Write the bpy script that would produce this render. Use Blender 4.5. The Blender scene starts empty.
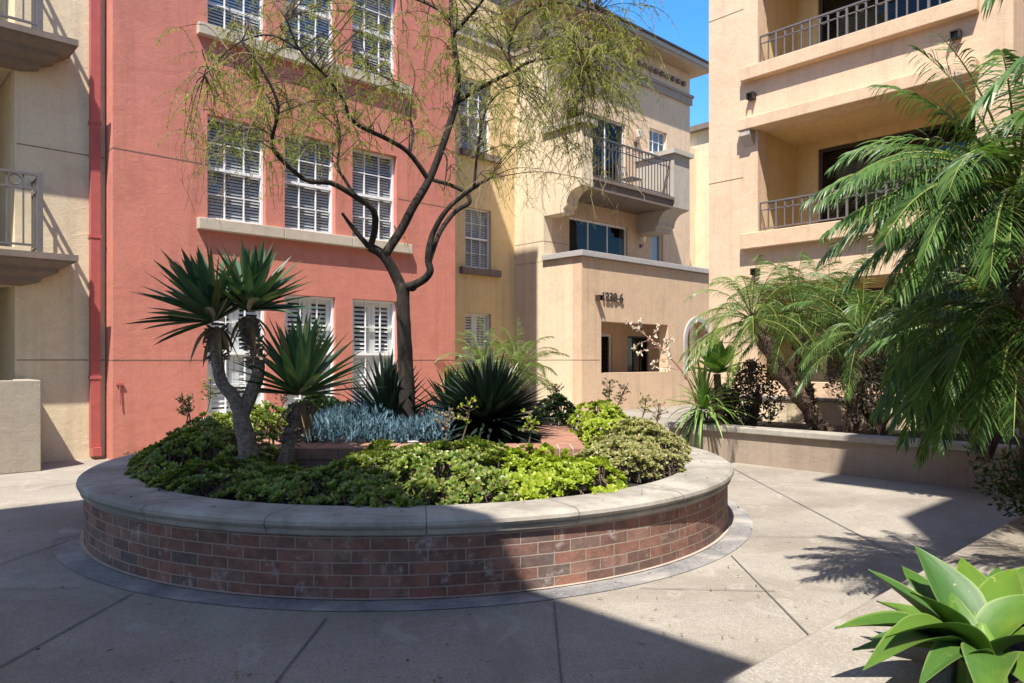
import bpy, math, random
import numpy as np
from mathutils import Vector, Matrix, noise
random.seed(7)
R = random.Random(11)
C = bpy.context.scene.collection
scn = bpy.context.scene
# ---------------------------------------------------------------- camera frame
F = 733.0; HX, HY = 512.0, 360.0; EYE = 1.3
SA, CA = 0.7314, 0.6820
def W(r, d, z=0.0):                       # camera-right, depth -> world
    return Vector((CA*d + SA*r, SA*d - CA*r, z))
def at(px, py, d):
    return W((px-HX)/F*d, d, EYE + (HY-py)/F*d)
def onz(px, py, z=0.0):
    return at(px, py, (EYE-z)*F/(py-HY))
def rad(deg): return math.radians(deg)
# ---------------------------------------------------------------- tagging
def tag(o, label, cat, group=None):
    o['label'] = label; o['category'] = cat
    if group: o['group'] = group
    return o
def thing(name, label, cat, loc=(0,0,0), group=None):
    o = bpy.data.objects.new(name, None); C.objects.link(o); o.location = loc
    o.empty_display_size = 0.2
    return tag(o, label, cat, group)
# ---------------------------------------------------------------- mesh builder
class MB:
    def __init__(s): s.v = []; s.f = []; s.uv = None
    def quad(s, a, b, c, d):
        n = len(s.v); s.v += [tuple(a), tuple(b), tuple(c), tuple(d)]; s.f.append((n, n+1, n+2, n+3))
    def poly(s, pts):
        n = len(s.v); s.v += [tuple(p) for p in pts]; s.f.append(tuple(range(n, n+len(pts))))
    def box(s, a, b):
        x0,y0,z0 = [min(a[i],b[i]) for i in range(3)]; x1,y1,z1 = [max(a[i],b[i]) for i in range(3)]
        n = len(s.v)
        s.v += [(x0,y0,z0),(x1,y0,z0),(x1,y1,z0),(x0,y1,z0),(x0,y0,z1),(x1,y0,z1),(x1,y1,z1),(x0,y1,z1)]
        for q in ((3,2,1,0),(4,5,6,7),(0,1,5,4),(1,2,6,5),(2,3,7,6),(3,0,4,7)): s.f.append(tuple(n+i for i in q))
    def prism(s, prof, mapf, a, b):       # prof in 2D, extruded a..b
        n = len(s.v); k = len(prof)
        s.v += [tuple(mapf(p, a)) for p in prof] + [tuple(mapf(p, b)) for p in prof]
        s.f.append(tuple(range(n, n+k))); s.f.append(tuple(range(n+2*k-1, n+k-1, -1)))
        for i in range(k):
            j = (i+1) % k; s.f.append((n+i, n+k+i, n+k+j, n+j))
    def tube(s, pts, rs, sides=6, cap=True, jit=0.0):
        pts = [Vector(p) for p in pts]
        if not hasattr(rs, '__len__'): rs = [rs]*len(pts)
        base = len(s.v); up = Vector((0.13, 0.31, 0.95))
        for i, p in enumerate(pts):
            t = (pts[min(i+1, len(pts)-1)] - pts[max(i-1, 0)])
            if t.length < 1e-9: t = Vector((0,0,1))
            t.normalize(); a = t.cross(up)
            if a.length < 0.05: a = t.cross(Vector((1,0,0)))
            a.normalize(); b = t.cross(a)
            for k in range(sides):
                an = 2*math.pi*k/sides; r = rs[i]*(1+jit*(R.random()-.5))
                s.v.append(tuple(p + a*(r*math.cos(an)) + b*(r*math.sin(an))))
        for i in range(len(pts)-1):
            for k in range(sides):
                k2 = (k+1) % sides
                s.f.append((base+i*sides+k, base+i*sides+k2, base+(i+1)*sides+k2, base+(i+1)*sides+k))
        if cap:
            s.f.append(tuple(base+k for k in range(sides))[::-1])
            s.f.append(tuple(base+(len(pts)-1)*sides+k for k in range(sides)))
    def blade(s, base, d, side, L, Wd, prof=(0.6,1.0,0.75,0.02), droop=0.0, fold=0.0, nseg=None):
        # strip leaf, folded about its midrib
        base = Vector(base); d = Vector(d).normalized(); side = Vector(side)
        side = (side - d*side.dot(d))
        if side.length < 1e-4: side = d.orthogonal()
        side.normalize(); n = len(prof); p = base.copy(); step = L/(n-1); cur = d.copy(); st = len(s.v)
        for i in range(n):
            nrm = side.cross(cur).normalized()
            if nrm.z < 0: nrm = -nrm
            w = Wd*prof[i]*0.5
            if fold:
                s.v += [tuple(p - side*w + nrm*(w*fold)), tuple(p), tuple(p + side*w + nrm*(w*fold))]
            else:
                s.v += [tuple(p - side*w), tuple(p + side*w)]
            cur = (cur + Vector((0,0,-droop/(n-1)))).normalized(); p = p + cur*step
        for i in range(n-1):
            if fold:
                a = st+i*3
                s.f.append((a, a+1, a+4, a+3)); s.f.append((a+1, a+2, a+5, a+4))
            else:
                a = st+i*2; s.f.append((a, a+1, a+3, a+2))
    def build(s, name, mat, parent=None, origin=None, smooth=False, bevel=0, fixn=False):
        me = bpy.data.meshes.new(name)
        if origin is None:
            q = parent; origin = Vector((0,0,0))
            while q is not None: origin = origin + Vector(q.location); q = q.parent
        v = np.array(s.v, dtype=np.float64).reshape(-1, 3) - np.array(origin)
        me.from_pydata(v.tolist(), [], s.f)
        if s.uv:
            ul = me.uv_layers.new(name='UVMap')
            for i, l in enumerate(me.loops): ul.data[i].uv = s.uv[l.vertex_index]
        if fixn:
            import bmesh
            bm = bmesh.new(); bm.from_mesh(me); bmesh.ops.recalc_face_normals(bm, faces=bm.faces); bm.to_mesh(me); bm.free()
        if smooth: me.polygons.foreach_set('use_smooth', [True]*len(me.polygons))
        me.materials.append(mat); me.update()
        o = bpy.data.objects.new(name, me); C.objects.link(o)
        if parent is not None: o.parent = parent
        else: o.location = origin
        if bevel:
            m = o.modifiers.new('bev', 'BEVEL'); m.width = bevel; m.segments = 2; m.limit_method = 'ANGLE'
        return o
# ---------------------------------------------------------------- materials
def newmat(name):
    m = bpy.data.materials.new(name); m.use_nodes = True
    nt = m.node_tree; b = nt.nodes['Principled BSDF']; return m, nt, b
def N(nt, t, **k):
    n = nt.nodes.new(t)
    for a, v in k.items(): setattr(n, a, v)
    return n
def lk(nt, a, b): nt.links.new(a, b)
def mixc(nt, fac, c1, c2, mode='MIX'):
    n = N(nt, 'ShaderNodeMix', data_type='RGBA', blend_type=mode)
    for s, v in ((n.inputs[0], fac), (n.inputs[6], c1), (n.inputs[7], c2)):
        if isinstance(v, (int, float)): s.default_value = v
        elif isinstance(v, tuple): s.default_value = (*v[:3], 1)
        else: lk(nt, v, s)
    return n.outputs[2]
def noi(nt, scale, detail=4, rough=.55, vec=None, dist=0.0):
    n = N(nt, 'ShaderNodeTexNoise'); n.inputs['Scale'].default_value = scale
    n.inputs['Detail'].default_value = detail; n.inputs['Roughness'].default_value = rough; n.inputs['Distortion'].default_value = dist
    if vec is None:
        g = N(nt, 'ShaderNodeNewGeometry'); vec = g.outputs['Position']
    lk(nt, vec, n.inputs['Vector']); return n.outputs['Fac']
def ramp(nt, x, p):
    r = N(nt, 'ShaderNodeValToRGB'); e = r.color_ramp.elements
    while len(e) < len(p): e.new(0.5)
    for i, (pos, c) in enumerate(p):
        e[i].position = pos; e[i].color = (*c, 1) if isinstance(c, tuple) else (c, c, c, 1)
    lk(nt, x, r.inputs['Fac']); return r.outputs['Color']
def bump(nt, b, h, strength=.3, dist=.01):
    n = N(nt, 'ShaderNodeBump'); n.inputs['Strength'].default_value = strength; n.inputs['Distance'].default_value = dist
    lk(nt, h, n.inputs['Height']); lk(nt, n.outputs['Normal'], b.inputs['Normal'])
def addf(nt, a, b_, k=1.0):
    m = N(nt, 'ShaderNodeMath', operation='MULTIPLY_ADD'); lk(nt, b_, m.inputs[0]); m.inputs[1].default_value = k; lk(nt, a, m.inputs[2]); return m.outputs[0]
def stucco(name, c, var=.12, bs=.55):
    m, nt, b = newmat(name)
    g = N(nt, 'ShaderNodeNewGeometry'); mp = N(nt, 'ShaderNodeMapping'); mp.inputs['Scale'].default_value = (1, 1, 1.45)
    lk(nt, g.outputs['Position'], mp.inputs['Vector'])
    big = noi(nt, .9, 5, .6); mid = noi(nt, 5.0, 5, .65, mp.outputs['Vector'], .6); fine = noi(nt, 70, 3, .6)
    dk = tuple(x*(1-var*1.6) for x in c); lt = tuple(min(1, x*(1+var)) for x in c)
    col = ramp(nt, big, [(.3, dk), (.55, c), (.75, lt)])
    col = mixc(nt, ramp(nt, mid, [(.35, 0.0), (.75, 0.5)]), col, tuple(x*(1+var*1.8) for x in c))
    col = mixc(nt, ramp(nt, noi(nt, 2.3, 6, .7, None, 1.0), [(.36, .38), (.50, 0.0)]), col, tuple(x*k for x, k in zip(c, (.80, .74, .70))))
    col = mixc(nt, ramp(nt, noi(nt, 28, 4, .7), [(.40, .30), (.55, 0.0)]), col, tuple(x*.74 for x in c))
    # rain streaks / grime with their own vertical shape
    mp2 = N(nt, 'ShaderNodeMapping'); mp2.inputs['Scale'].default_value = (6, 6, .35); lk(nt, g.outputs['Position'], mp2.inputs['Vector'])
    st = noi(nt, 1.2, 4, .6, mp2.outputs['Vector'])
    col = mixc(nt, ramp(nt, st, [(.50, 0.0), (.72, 0.38)]), col, tuple(x*.6 for x in c))
    lk(nt, col, b.inputs['Base Color']); b.inputs['Roughness'].default_value = .93
    b.inputs['Specular IOR Level'].default_value = .2
    h = addf(nt, mid, fine, .45); bump(nt, b, h, bs, .011)
    return m
def plain(name, c, rough=.6, var=.12, sc=9, bs=.15, metal=0, bd=.004):
    m, nt, b = newmat(name); n = noi(nt, sc, 5, .6)
    lk(nt, ramp(nt, n, [(.3, tuple(x*(1-var) for x in c)), (.7, tuple(min(1, x*(1+var)) for x in c))]), b.inputs['Base Color'])
    b.inputs['Roughness'].default_value = rough; b.inputs['Metallic'].default_value = metal
    bump(nt, b, noi(nt, sc*8, 3), bs, bd); return m
def leafm(name, cols, rough=.45, trans=.25, spec=.4):
    m, nt, b = newmat(name); g = N(nt, 'ShaderNodeNewGeometry')
    p = [(i/max(1, len(cols)-1), c) for i, c in enumerate(cols)]
    col = ramp(nt, g.outputs['Random Per Island'], p)
    col = mixc(nt, ramp(nt, noi(nt, 3.0, 3), [(.35, 0.0), (.7, .35)]), col, tuple(x*.62 for x in cols[0]))
    lk(nt, col, b.inputs['Base Color']); b.inputs['Roughness'].default_value = rough; b.inputs['Specular IOR Level'].default_value = spec
    if trans:
        t = N(nt, 'ShaderNodeBsdfTranslucent'); lk(nt, mixc(nt, 1.0, col, (1.35, 1.5, .7), 'MULTIPLY'), t.inputs['Color'])
        mx = N(nt, 'ShaderNodeMixShader'); mx.inputs[0].default_value = trans
        out = nt.nodes['Material Output']; lk(nt, b.outputs[0], mx.inputs[1]); lk(nt, t.outputs[0], mx.inputs[2]); lk(nt, mx.outputs[0], out.inputs['Surface'])
    return m
def bark(name, c1, c2, sc=14, zs=.35):
    m, nt, b = newmat(name); g = N(nt, 'ShaderNodeNewGeometry'); mp = N(nt, 'ShaderNodeMapping'); mp.inputs['Scale'].default_value = (1, 1, zs)
    lk(nt, g.outputs['Position'], mp.inputs['Vector']); n = noi(nt, sc, 6, .7, mp.outputs['Vector'])
    lk(nt, ramp(nt, n, [(.3, c1), (.68, c2)]), b.inputs['Base Color']); b.inputs['Roughness'].default_value = .95
    bump(nt, b, n, .9, .02); return m
M = {}
M['pink'] = stucco('pink_stucco', (.54, .205, .150), .10)
M['redpipe'] = plain('red_paint', (.40, .095, .08), .55)
M['beige'] = stucco('beige_stucco', (.70, .58, .39), .06)
M['yellow'] = stucco('yellow_stucco', (.72, .54, .285), .05)
M['cream'] = stucco('cream_stucco', (.74, .61, .42), .05)
M['tan'] = stucco('tan_stucco', (.66, .475, .315), .06)
M['peach'] = stucco('peach_stucco', (.68, .50, .34), .06)
M['grey_stucco'] = stucco('grey_stucco', (.36, .31, .24), .08)
M['planterwall'] = stucco('planter_stucco', (.34, .27, .21), .12)
M['trim'] = stucco('stone_trim', (.47, .42, .35), .07, .3)
M['browntrim'] = stucco('brown_trim', (.21, .165, .135), .07, .3)
M['eave'] = plain('eave_paint', (.42, .30, .19), .7)
M['shaded_trim'] = stucco('shaded_cornice_trim', (.34, .275, .22), .06, .3)  # trim colour browned, putting the shade under the eave into the cornice
M['joint'] = plain('stucco_joint', (.20, .13, .095), .9)
M['white'] = plain('white_frame', (.80, .79, .76), .45, .04)
M['blind'] = plain('white_blind', (.56, .58, .58), .6, .05)
M['shutter'] = plain('white_shutter', (.88, .87, .84), .5, .05)
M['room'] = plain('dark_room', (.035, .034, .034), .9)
M['door'] = plain('dark_door', (.09, .055, .04), .5)
M['palewood'] = plain('pale_door', (.42, .36, .29), .6)
M['iron'] = plain('iron', (.13, .12, .115), .5, .1, 20, .1, .3)
M['loggia_blind'] = plain('bronze_blind', (.12, .10, .085), .5)
M['iron_pale'] = plain('pale_iron', (.15, .135, .13), .5, .1, 20, .1, .2)
M['darkmetal'] = plain('bronze_metal', (.045, .03, .022), .5)
M['sillstone'] = stucco('sill_stone', (.50, .43, .33), .08, .4)
M['greycap'] = plain('grey_cap', (.40, .375, .35), .85)
M['lamp'] = plain('lamp_glass', (.75, .70, .58), .3)
def glassm(name, refl, tint, gc=(.9, .95, 1, 1)):
    m = bpy.data.materials.new(name); m.use_nodes = True; nt = m.node_tree; nt.nodes.remove(nt.nodes['Principled BSDF'])
    t = N(nt, 'ShaderNodeBsdfTransparent'); t.inputs[0].default_value = (*tint, 1)
    g = N(nt, 'ShaderNodeBsdfGlossy'); g.inputs['Roughness'].default_value = .03; g.inputs['Color'].default_value = gc
    nb = N(nt, 'ShaderNodeBump'); nb.inputs['Strength'].default_value = .08; nb.inputs['Distance'].default_value = .02
    lk(nt, noi(nt, 2.2, 2), nb.inputs['Height']); lk(nt, nb.outputs['Normal'], g.inputs['Normal'])
    lw_ = N(nt, 'ShaderNodeLayerWeight'); fr = N(nt, 'ShaderNodeMath', operation='POWER'); lk(nt, lw_.outputs['Facing'], fr.inputs[0]); fr.inputs[1].default_value = 4.0
    ad = N(nt, 'ShaderNodeMath', operation='ADD'); lk(nt, fr.outputs[0], ad.inputs[0]); ad.inputs[1].default_value = refl+.05; ad.use_clamp = True
    mx = N(nt, 'ShaderNodeMixShader'); ml = N(nt, 'ShaderNodeMath', operation='MULTIPLY'); lk(nt, ad.outputs[0], ml.inputs[0]); ml.inputs[1].default_value = .8; lk(nt, ml.outputs[0], mx.inputs[0]); lk(nt, t.outputs[0], mx.inputs[1]); lk(nt, g.outputs[0], mx.inputs[2])
    lk(nt, mx.outputs[0], nt.nodes['Material Output'].inputs['Surface']); return m
M['dark_glass'] = glassm('dark_door_glass', .05, (.5, .5, .48), (.30, .30, .28, 1))
M['glass'] = glassm('window_glass', .0, (.85, .87, .87))
# concrete
def concrete():
    m, nt, b = newmat('exposed_concrete')
    big = noi(nt, .55, 6, .62); mid = noi(nt, 2.7, 6, .7)
    v = N(nt, 'ShaderNodeTexVoronoi'); v.inputs['Scale'].default_value = 150; g = N(nt, 'ShaderNodeNewGeometry'); lk(nt, g.outputs['Position'], v.inputs['Vector'])
    c = ramp(nt, big, [(.32, (.235, .208, .165)), (.5, (.315, .28, .225)), (.7, (.40, .36, .295))])
    c = mixc(nt, ramp(nt, mid, [(.42, 0.0), (.75, .45)]), c, (.22, .195, .16))
    c = mixc(nt, .30, c, ramp(nt, v.outputs['Color'], [(.2, (.13, .12, .11)), (.55, (.27, .24, .2)), (.9, (.50, .46, .41))]))
    sp = noi(nt, 190, 2, .5); c = mixc(nt, ramp(nt, sp, [(.58, 0.0), (.72, .4)]), c, (.10, .09, .08))
    c = mixc(nt, ramp(nt, noi(nt, 1.1, 7, .72, None, .8), [(.40, .42), (.52, 0.0)]), c, (.20, .165, .125))
    c = mixc(nt, ramp(nt, noi(nt, 9, 2, .5), [(.70, 0.0), (.73, .5)]), c, (.13, .115, .10))
    # pale swept arcs and dark blotches
    st = noi(nt, 1.3, 3, .5, None, 2.5); c = mixc(nt, ramp(nt, st, [(.60, 0.0), (.66, .30), (.72, 0.0)]), c, (.44, .40, .35))
    lk(nt, c, b.inputs['Base Color']); b.inputs['Roughness'].default_value = .88; b.inputs['Specular IOR Level'].default_value = .3
    bump(nt, b, addf(nt, v.outputs['Distance'], sp, .6), .35, .006); return m
M['concrete'] = concrete()
def slate():
    m, nt, b = newmat('slate_border'); n = noi(nt, 2.2, 6, .7, None, .5); f = noi(nt, 40, 4, .7)
    c = ramp(nt, n, [(.34, (.12, .12, .125)), (.5, (.21, .20, .19)), (.68, (.38, .35, .31))])
    c = mixc(nt, ramp(nt, f, [(.45, 0.0), (.8, .5)]), c, (.42, .41, .39))
    lk(nt, c, b.inputs['Base Color']); b.inputs['Roughness'].default_value = .7; bump(nt, b, f, .3, .006); return m
M['slate'] = slate()
def capstone():
    m, nt, b = newmat('cast_stone_cap'); n = noi(nt, 3.5, 6, .65); f = noi(nt, 60, 4, .7)
    c = ramp(nt, n, [(.3, (.23, .205, .17)), (.5, (.33, .30, .25)), (.72, (.43, .40, .34))])
    c = mixc(nt, ramp(nt, f, [(.5, 0.0), (.75, .35)]), c, (.20, .18, .15))
    c = mixc(nt, ramp(nt, noi(nt, 1.7, 7, .75, None, .6), [(.40, .5), (.5, 0.0)]), c, (.17, .145, .115))
    lk(nt, c, b.inputs['Base Color']); b.inputs['Roughness'].default_value = .85; bump(nt, b, f, .3, .005); return m
M['cap'] = capstone()
def brickm(name, scale_x=1.0):
    m, nt, b = newmat(name); uv = N(nt, 'ShaderNodeUVMap')
    t = N(nt, 'ShaderNodeTexBrick'); t.offset = .5
    nz = noi(nt, 6, 3); 
    wob = N(nt, 'ShaderNodeVectorMath', operation='MULTIPLY_ADD'); cr = N(nt, 'ShaderNodeCombineXYZ'); lk(nt, nz, cr.inputs[0]); lk(nt, nz, cr.inputs[1])
    lk(nt, cr.outputs[0], wob.inputs[0]); wob.inputs[1].default_value = (.012, .008, 0); lk(nt, uv.outputs[0], wob.inputs[2])
    lk(nt, wob.outputs[0], t.inputs['Vector'])
    t.inputs['Scale'].default_value = 1.0; t.inputs['Brick Width'].default_value = .208; t.inputs['Row Height'].default_value = .068
    t.inputs['Mortar Size'].default_value = .004; t.inputs['Mortar Smooth'].default_value = .25; t.inputs['Bias'].default_value = 0
    t.inputs['Color1'].default_value = (0, 0, 0, 1); t.inputs['Color2'].default_value = (1, 1, 1, 1); t.inputs['Mortar'].default_value = (.5, .5, .5, 1)
    bc = ramp(nt, t.outputs['Color'], [(0, (.12, .075, .062)), (.2, (.21, .10, .075)), (.4, (.32, .145, .095)), (.6, (.26, .115, .08)), (.8, (.30, .17, .13)), (1, (.11, .095, .085))])
    f = noi(nt, 26, 5, .7); bc = mixc(nt, ramp(nt, f, [(.42, 0.0), (.72, .6)]), bc, (.30, .19, .15))
    bc = mixc(nt, ramp(nt, noi(nt, 9, 4, .7), [(.40, .65), (.56, 0.0)]), bc, (.13, .075, .06))
    c = mixc(nt, t.outputs['Fac'], bc, (.36, .29, .23))
    # efflorescence, stronger near the base
    ef = ramp(nt, noi(nt, 7, 6, .75), [(.57, 0.0), (.68, .75)]); c = mixc(nt, ef, c, (.46, .42, .38))
    lk(nt, c, b.inputs['Base Color']); b.inputs['Roughness'].default_value = .9
    h = N(nt, 'ShaderNodeMath', operation='MULTIPLY_ADD'); lk(nt, t.outputs['Fac'], h.inputs[0]); h.inputs[1].default_value = -1.0; lk(nt, f, h.inputs[2])
    bump(nt, b, h.outputs[0], .7, .008); return m
M['brick'] = brickm('red_brick')
M['copingbrick'] = plain('coping_brick', (.30, .15, .095), .85, .3, 7, .5)
M['mortar'] = plain('mortar', (.40, .33, .27), .95)
M['soil'] = plain('soil', (.045, .032, .024), 1, .5, 14, 1, 0, .03)
M['bark_dark'] = bark('tree_bark', (.006, .005, .004), (.040, .029, .021))
M['bark_pale'] = bark('yucca_bark', (.07, .052, .042), (.36, .28, .22), 30, 2.5)
M['palm_bark'] = bark('palm_bark', (.03, .02, .014), (.18, .12, .08), 22, 1.6)
M['twig'] = plain('dry_twig', (.12, .085, .06), .9)
M['paletwig'] = plain('pale_twig', (.24, .19, .10), .9)
M['tree_leaf'] = leafm('tree_leaflets', [(.14, .20, .025), (.24, .31, .03), (.34, .40, .035), (.52, .46, .035)], .5, .5)
M['yucca'] = leafm('yucca_leaves', [(.020, .058, .030), (.04, .10, .045), (.09, .16, .07), (.05, .11, .05), (.20, .20, .08)], .38, .08, .5)
M['agave_dark'] = leafm('dark_agave_leaves', [(.010, .022, .014), (.018, .036, .022), (.040, .062, .040)], .38, .04, .5)
M['senecio'] = leafm('blue_chalksticks', [(.045, .10, .13), (.085, .16, .20), (.15, .24, .29)], .6, .1, .3)
M['green_cover'] = leafm('green_succulent', [(.07, .13, .02), (.14, .21, .03), (.22, .30, .045), (.36, .38, .08), (.12, .17, .04), (.20, .13, .05)], .4, .25, .45)
M['chartreuse'] = leafm('chartreuse_succulent', [(.20, .28, .02), (.34, .42, .035), (.48, .52, .07)], .45, .3)
M['variegated'] = leafm('variegated_leaves', [(.12, .15, .04), (.28, .27, .09), (.44, .38, .18), (.24, .26, .06)], .5, .25)
M['darkshrub'] = leafm('dark_shrub_leaves', [(.02, .022, .012), (.05, .045, .025), (.09, .05, .03)], .4, .15)
M['darkgreen'] = leafm('dark_green_leaves', [(.02, .045, .012), (.04, .08, .02), (.07, .12, .03)], .4, .2)
M['palm'] = leafm('palm_leaflets', [(.026, .072, .020), (.05, .12, .030), (.10, .20, .045), (.15, .25, .055), (.07, .15, .04), (.26, .24, .07)], .42, .28, .45)
M['palm_yellow'] = leafm('palm_leaflets_pale', [(.07, .13, .03), (.15, .22, .05), (.26, .30, .07)], .38, .3, .5)
M['rachis'] = plain('palm_rachis', (.20, .24, .06), .5)
M['attenuata_far'] = leafm('green_rosette_leaves', [(.14, .26, .05), (.20, .34, .07), (.26, .40, .10)], .4, .2, .4)
M['budpink'] = plain('pink_stalk', (.40, .20, .15), .7)
M['bud'] = plain('cream_buds', (.60, .52, .40), .7)
def attenuata():
    m, nt, b = newmat('foxtail_agave_leaf'); g = N(nt, 'ShaderNodeNewGeometry')
    uv = N(nt, 'ShaderNodeUVMap'); sx = N(nt, 'ShaderNodeSeparateXYZ'); lk(nt, uv.outputs[0], sx.inputs[0])
    oi = N(nt, 'ShaderNodeObjectInfo')
    c = ramp(nt, oi.outputs['Random'], [(0, (.038, .10, .012)), (.5, (.080, .145, .012)), (1, (.024, .075, .024))])
    mp = N(nt, 'ShaderNodeMapping'); mp.inputs['Scale'].default_value = (14, 1.2, 1); lk(nt, uv.outputs[0], mp.inputs['Vector'])
    s = noi(nt, 3, 3, .6, mp.outputs['Vector']); c = mixc(nt, ramp(nt, s, [(.3, 0.0), (.75, .4)]), c, (.10, .20, .03))
    ed = N(nt, 'ShaderNodeMath', operation='ABSOLUTE'); sb = N(nt, 'ShaderNodeMath', operation='SUBTRACT'); lk(nt, sx.outputs[0], sb.inputs[0]); sb.inputs[1].default_value = .5; lk(nt, sb.outputs[0], ed.inputs[0])
    c = mixc(nt, ramp(nt, ed.outputs[0], [(.43, 0.0), (.5, .65)]), c, (.20, .27, .07))
    c = mixc(nt, ramp(nt, noi(nt, 22, 4, .7), [(.64, 0.0), (.70, .7)]), c, (.30, .26, .10))
    c = mixc(nt, ramp(nt, noi(nt, 60, 3, .7), [(.66, 0.0), (.70, .6)]), c, (.16, .11, .05))
    tip = N(nt, 'ShaderNodeMath', operation='FRACT'); lk(nt, sx.outputs[1], tip.inputs[0])
    c = mixc(nt, ramp(nt, noi(nt, 5, 3, .6), [(.55, 0.0), (.75, .5)]), c, (.17, .23, .022))
    lk(nt, c, b.inputs['Base Color']); b.inputs['Roughness'].default_value = .5; b.inputs['Specular IOR Level'].default_value = .3; b.inputs['Subsurface Weight'].default_value = .08
    b.inputs['Subsurface Radius'].default_value = (.01, .02, .005); b.inputs['Subsurface Scale'].default_value = .5
    bump(nt, b, s, .12, .004); return m
M['attenuata'] = attenuata()
# ---------------------------------------------------------------- architecture helpers
def mapper(axis, c):
    if axis == 'Y': return lambda u, w, z: (u, c+w, z)
    return lambda u, w, z: (c+w, u, z)
def wall(mb, axis, c, u0, u1, z0, z1, ops=(), th=.3):
    P = mapper(axis, c)
    us = sorted(set([u0, u1] + [o[0] for o in ops] + [o[1] for o in ops])); us = [u for u in us if u0 <= u <= u1]
    zs = sorted(set([z0, z1] + [o[2] for o in ops] + [o[3] for o in ops])); zs = [z for z in zs if z0 <= z <= z1]
    for i in range(len(us)-1):
        for j in range(len(zs)-1):
            a, b, e, f = us[i], us[i+1], zs[j], zs[j+1]; um, zm = (a+b)/2, (e+f)/2
            if any(o[0] < um < o[1] and o[2] < zm < o[3] for o in ops): continue
            mb.quad(P(a,0,e), P(b,0,e), P(b,0,f), P(a,0,f)); mb.quad(P(a,th,e), P(a,th,f), P(b,th,f), P(b,th,e))
    for (a, b, e, f) in [o[:4] for o in ops]:
        mb.quad(P(a,0,e), P(a,th,e), P(a,th,f), P(a,0,f)); mb.quad(P(b,0,e), P(b,0,f), P(b,th,f), P(b,th,e))
        mb.quad(P(a,0,f), P(a,th,f), P(b,th,f), P(b,0,f)); mb.quad(P(a,0,e), P(b,0,e), P(b,th,e), P(a,th,e))
    mb.quad(P(u0,0,z0), P(u0,0,z1), P(u0,th,z1), P(u0,th,z0)); mb.quad(P(u1,0,z0), P(u1,th,z0), P(u1,th,z1), P(u1,0,z1))
    mb.quad(P(u0,0,z1), P(u1,0,z1), P(u1,th,z1), P(u0,th,z1))
def abox(mb, P, u0, u1, w0, w1, z0, z1): mb.box(P(u0,w0,z0), P(u1,w1,z1))
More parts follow.
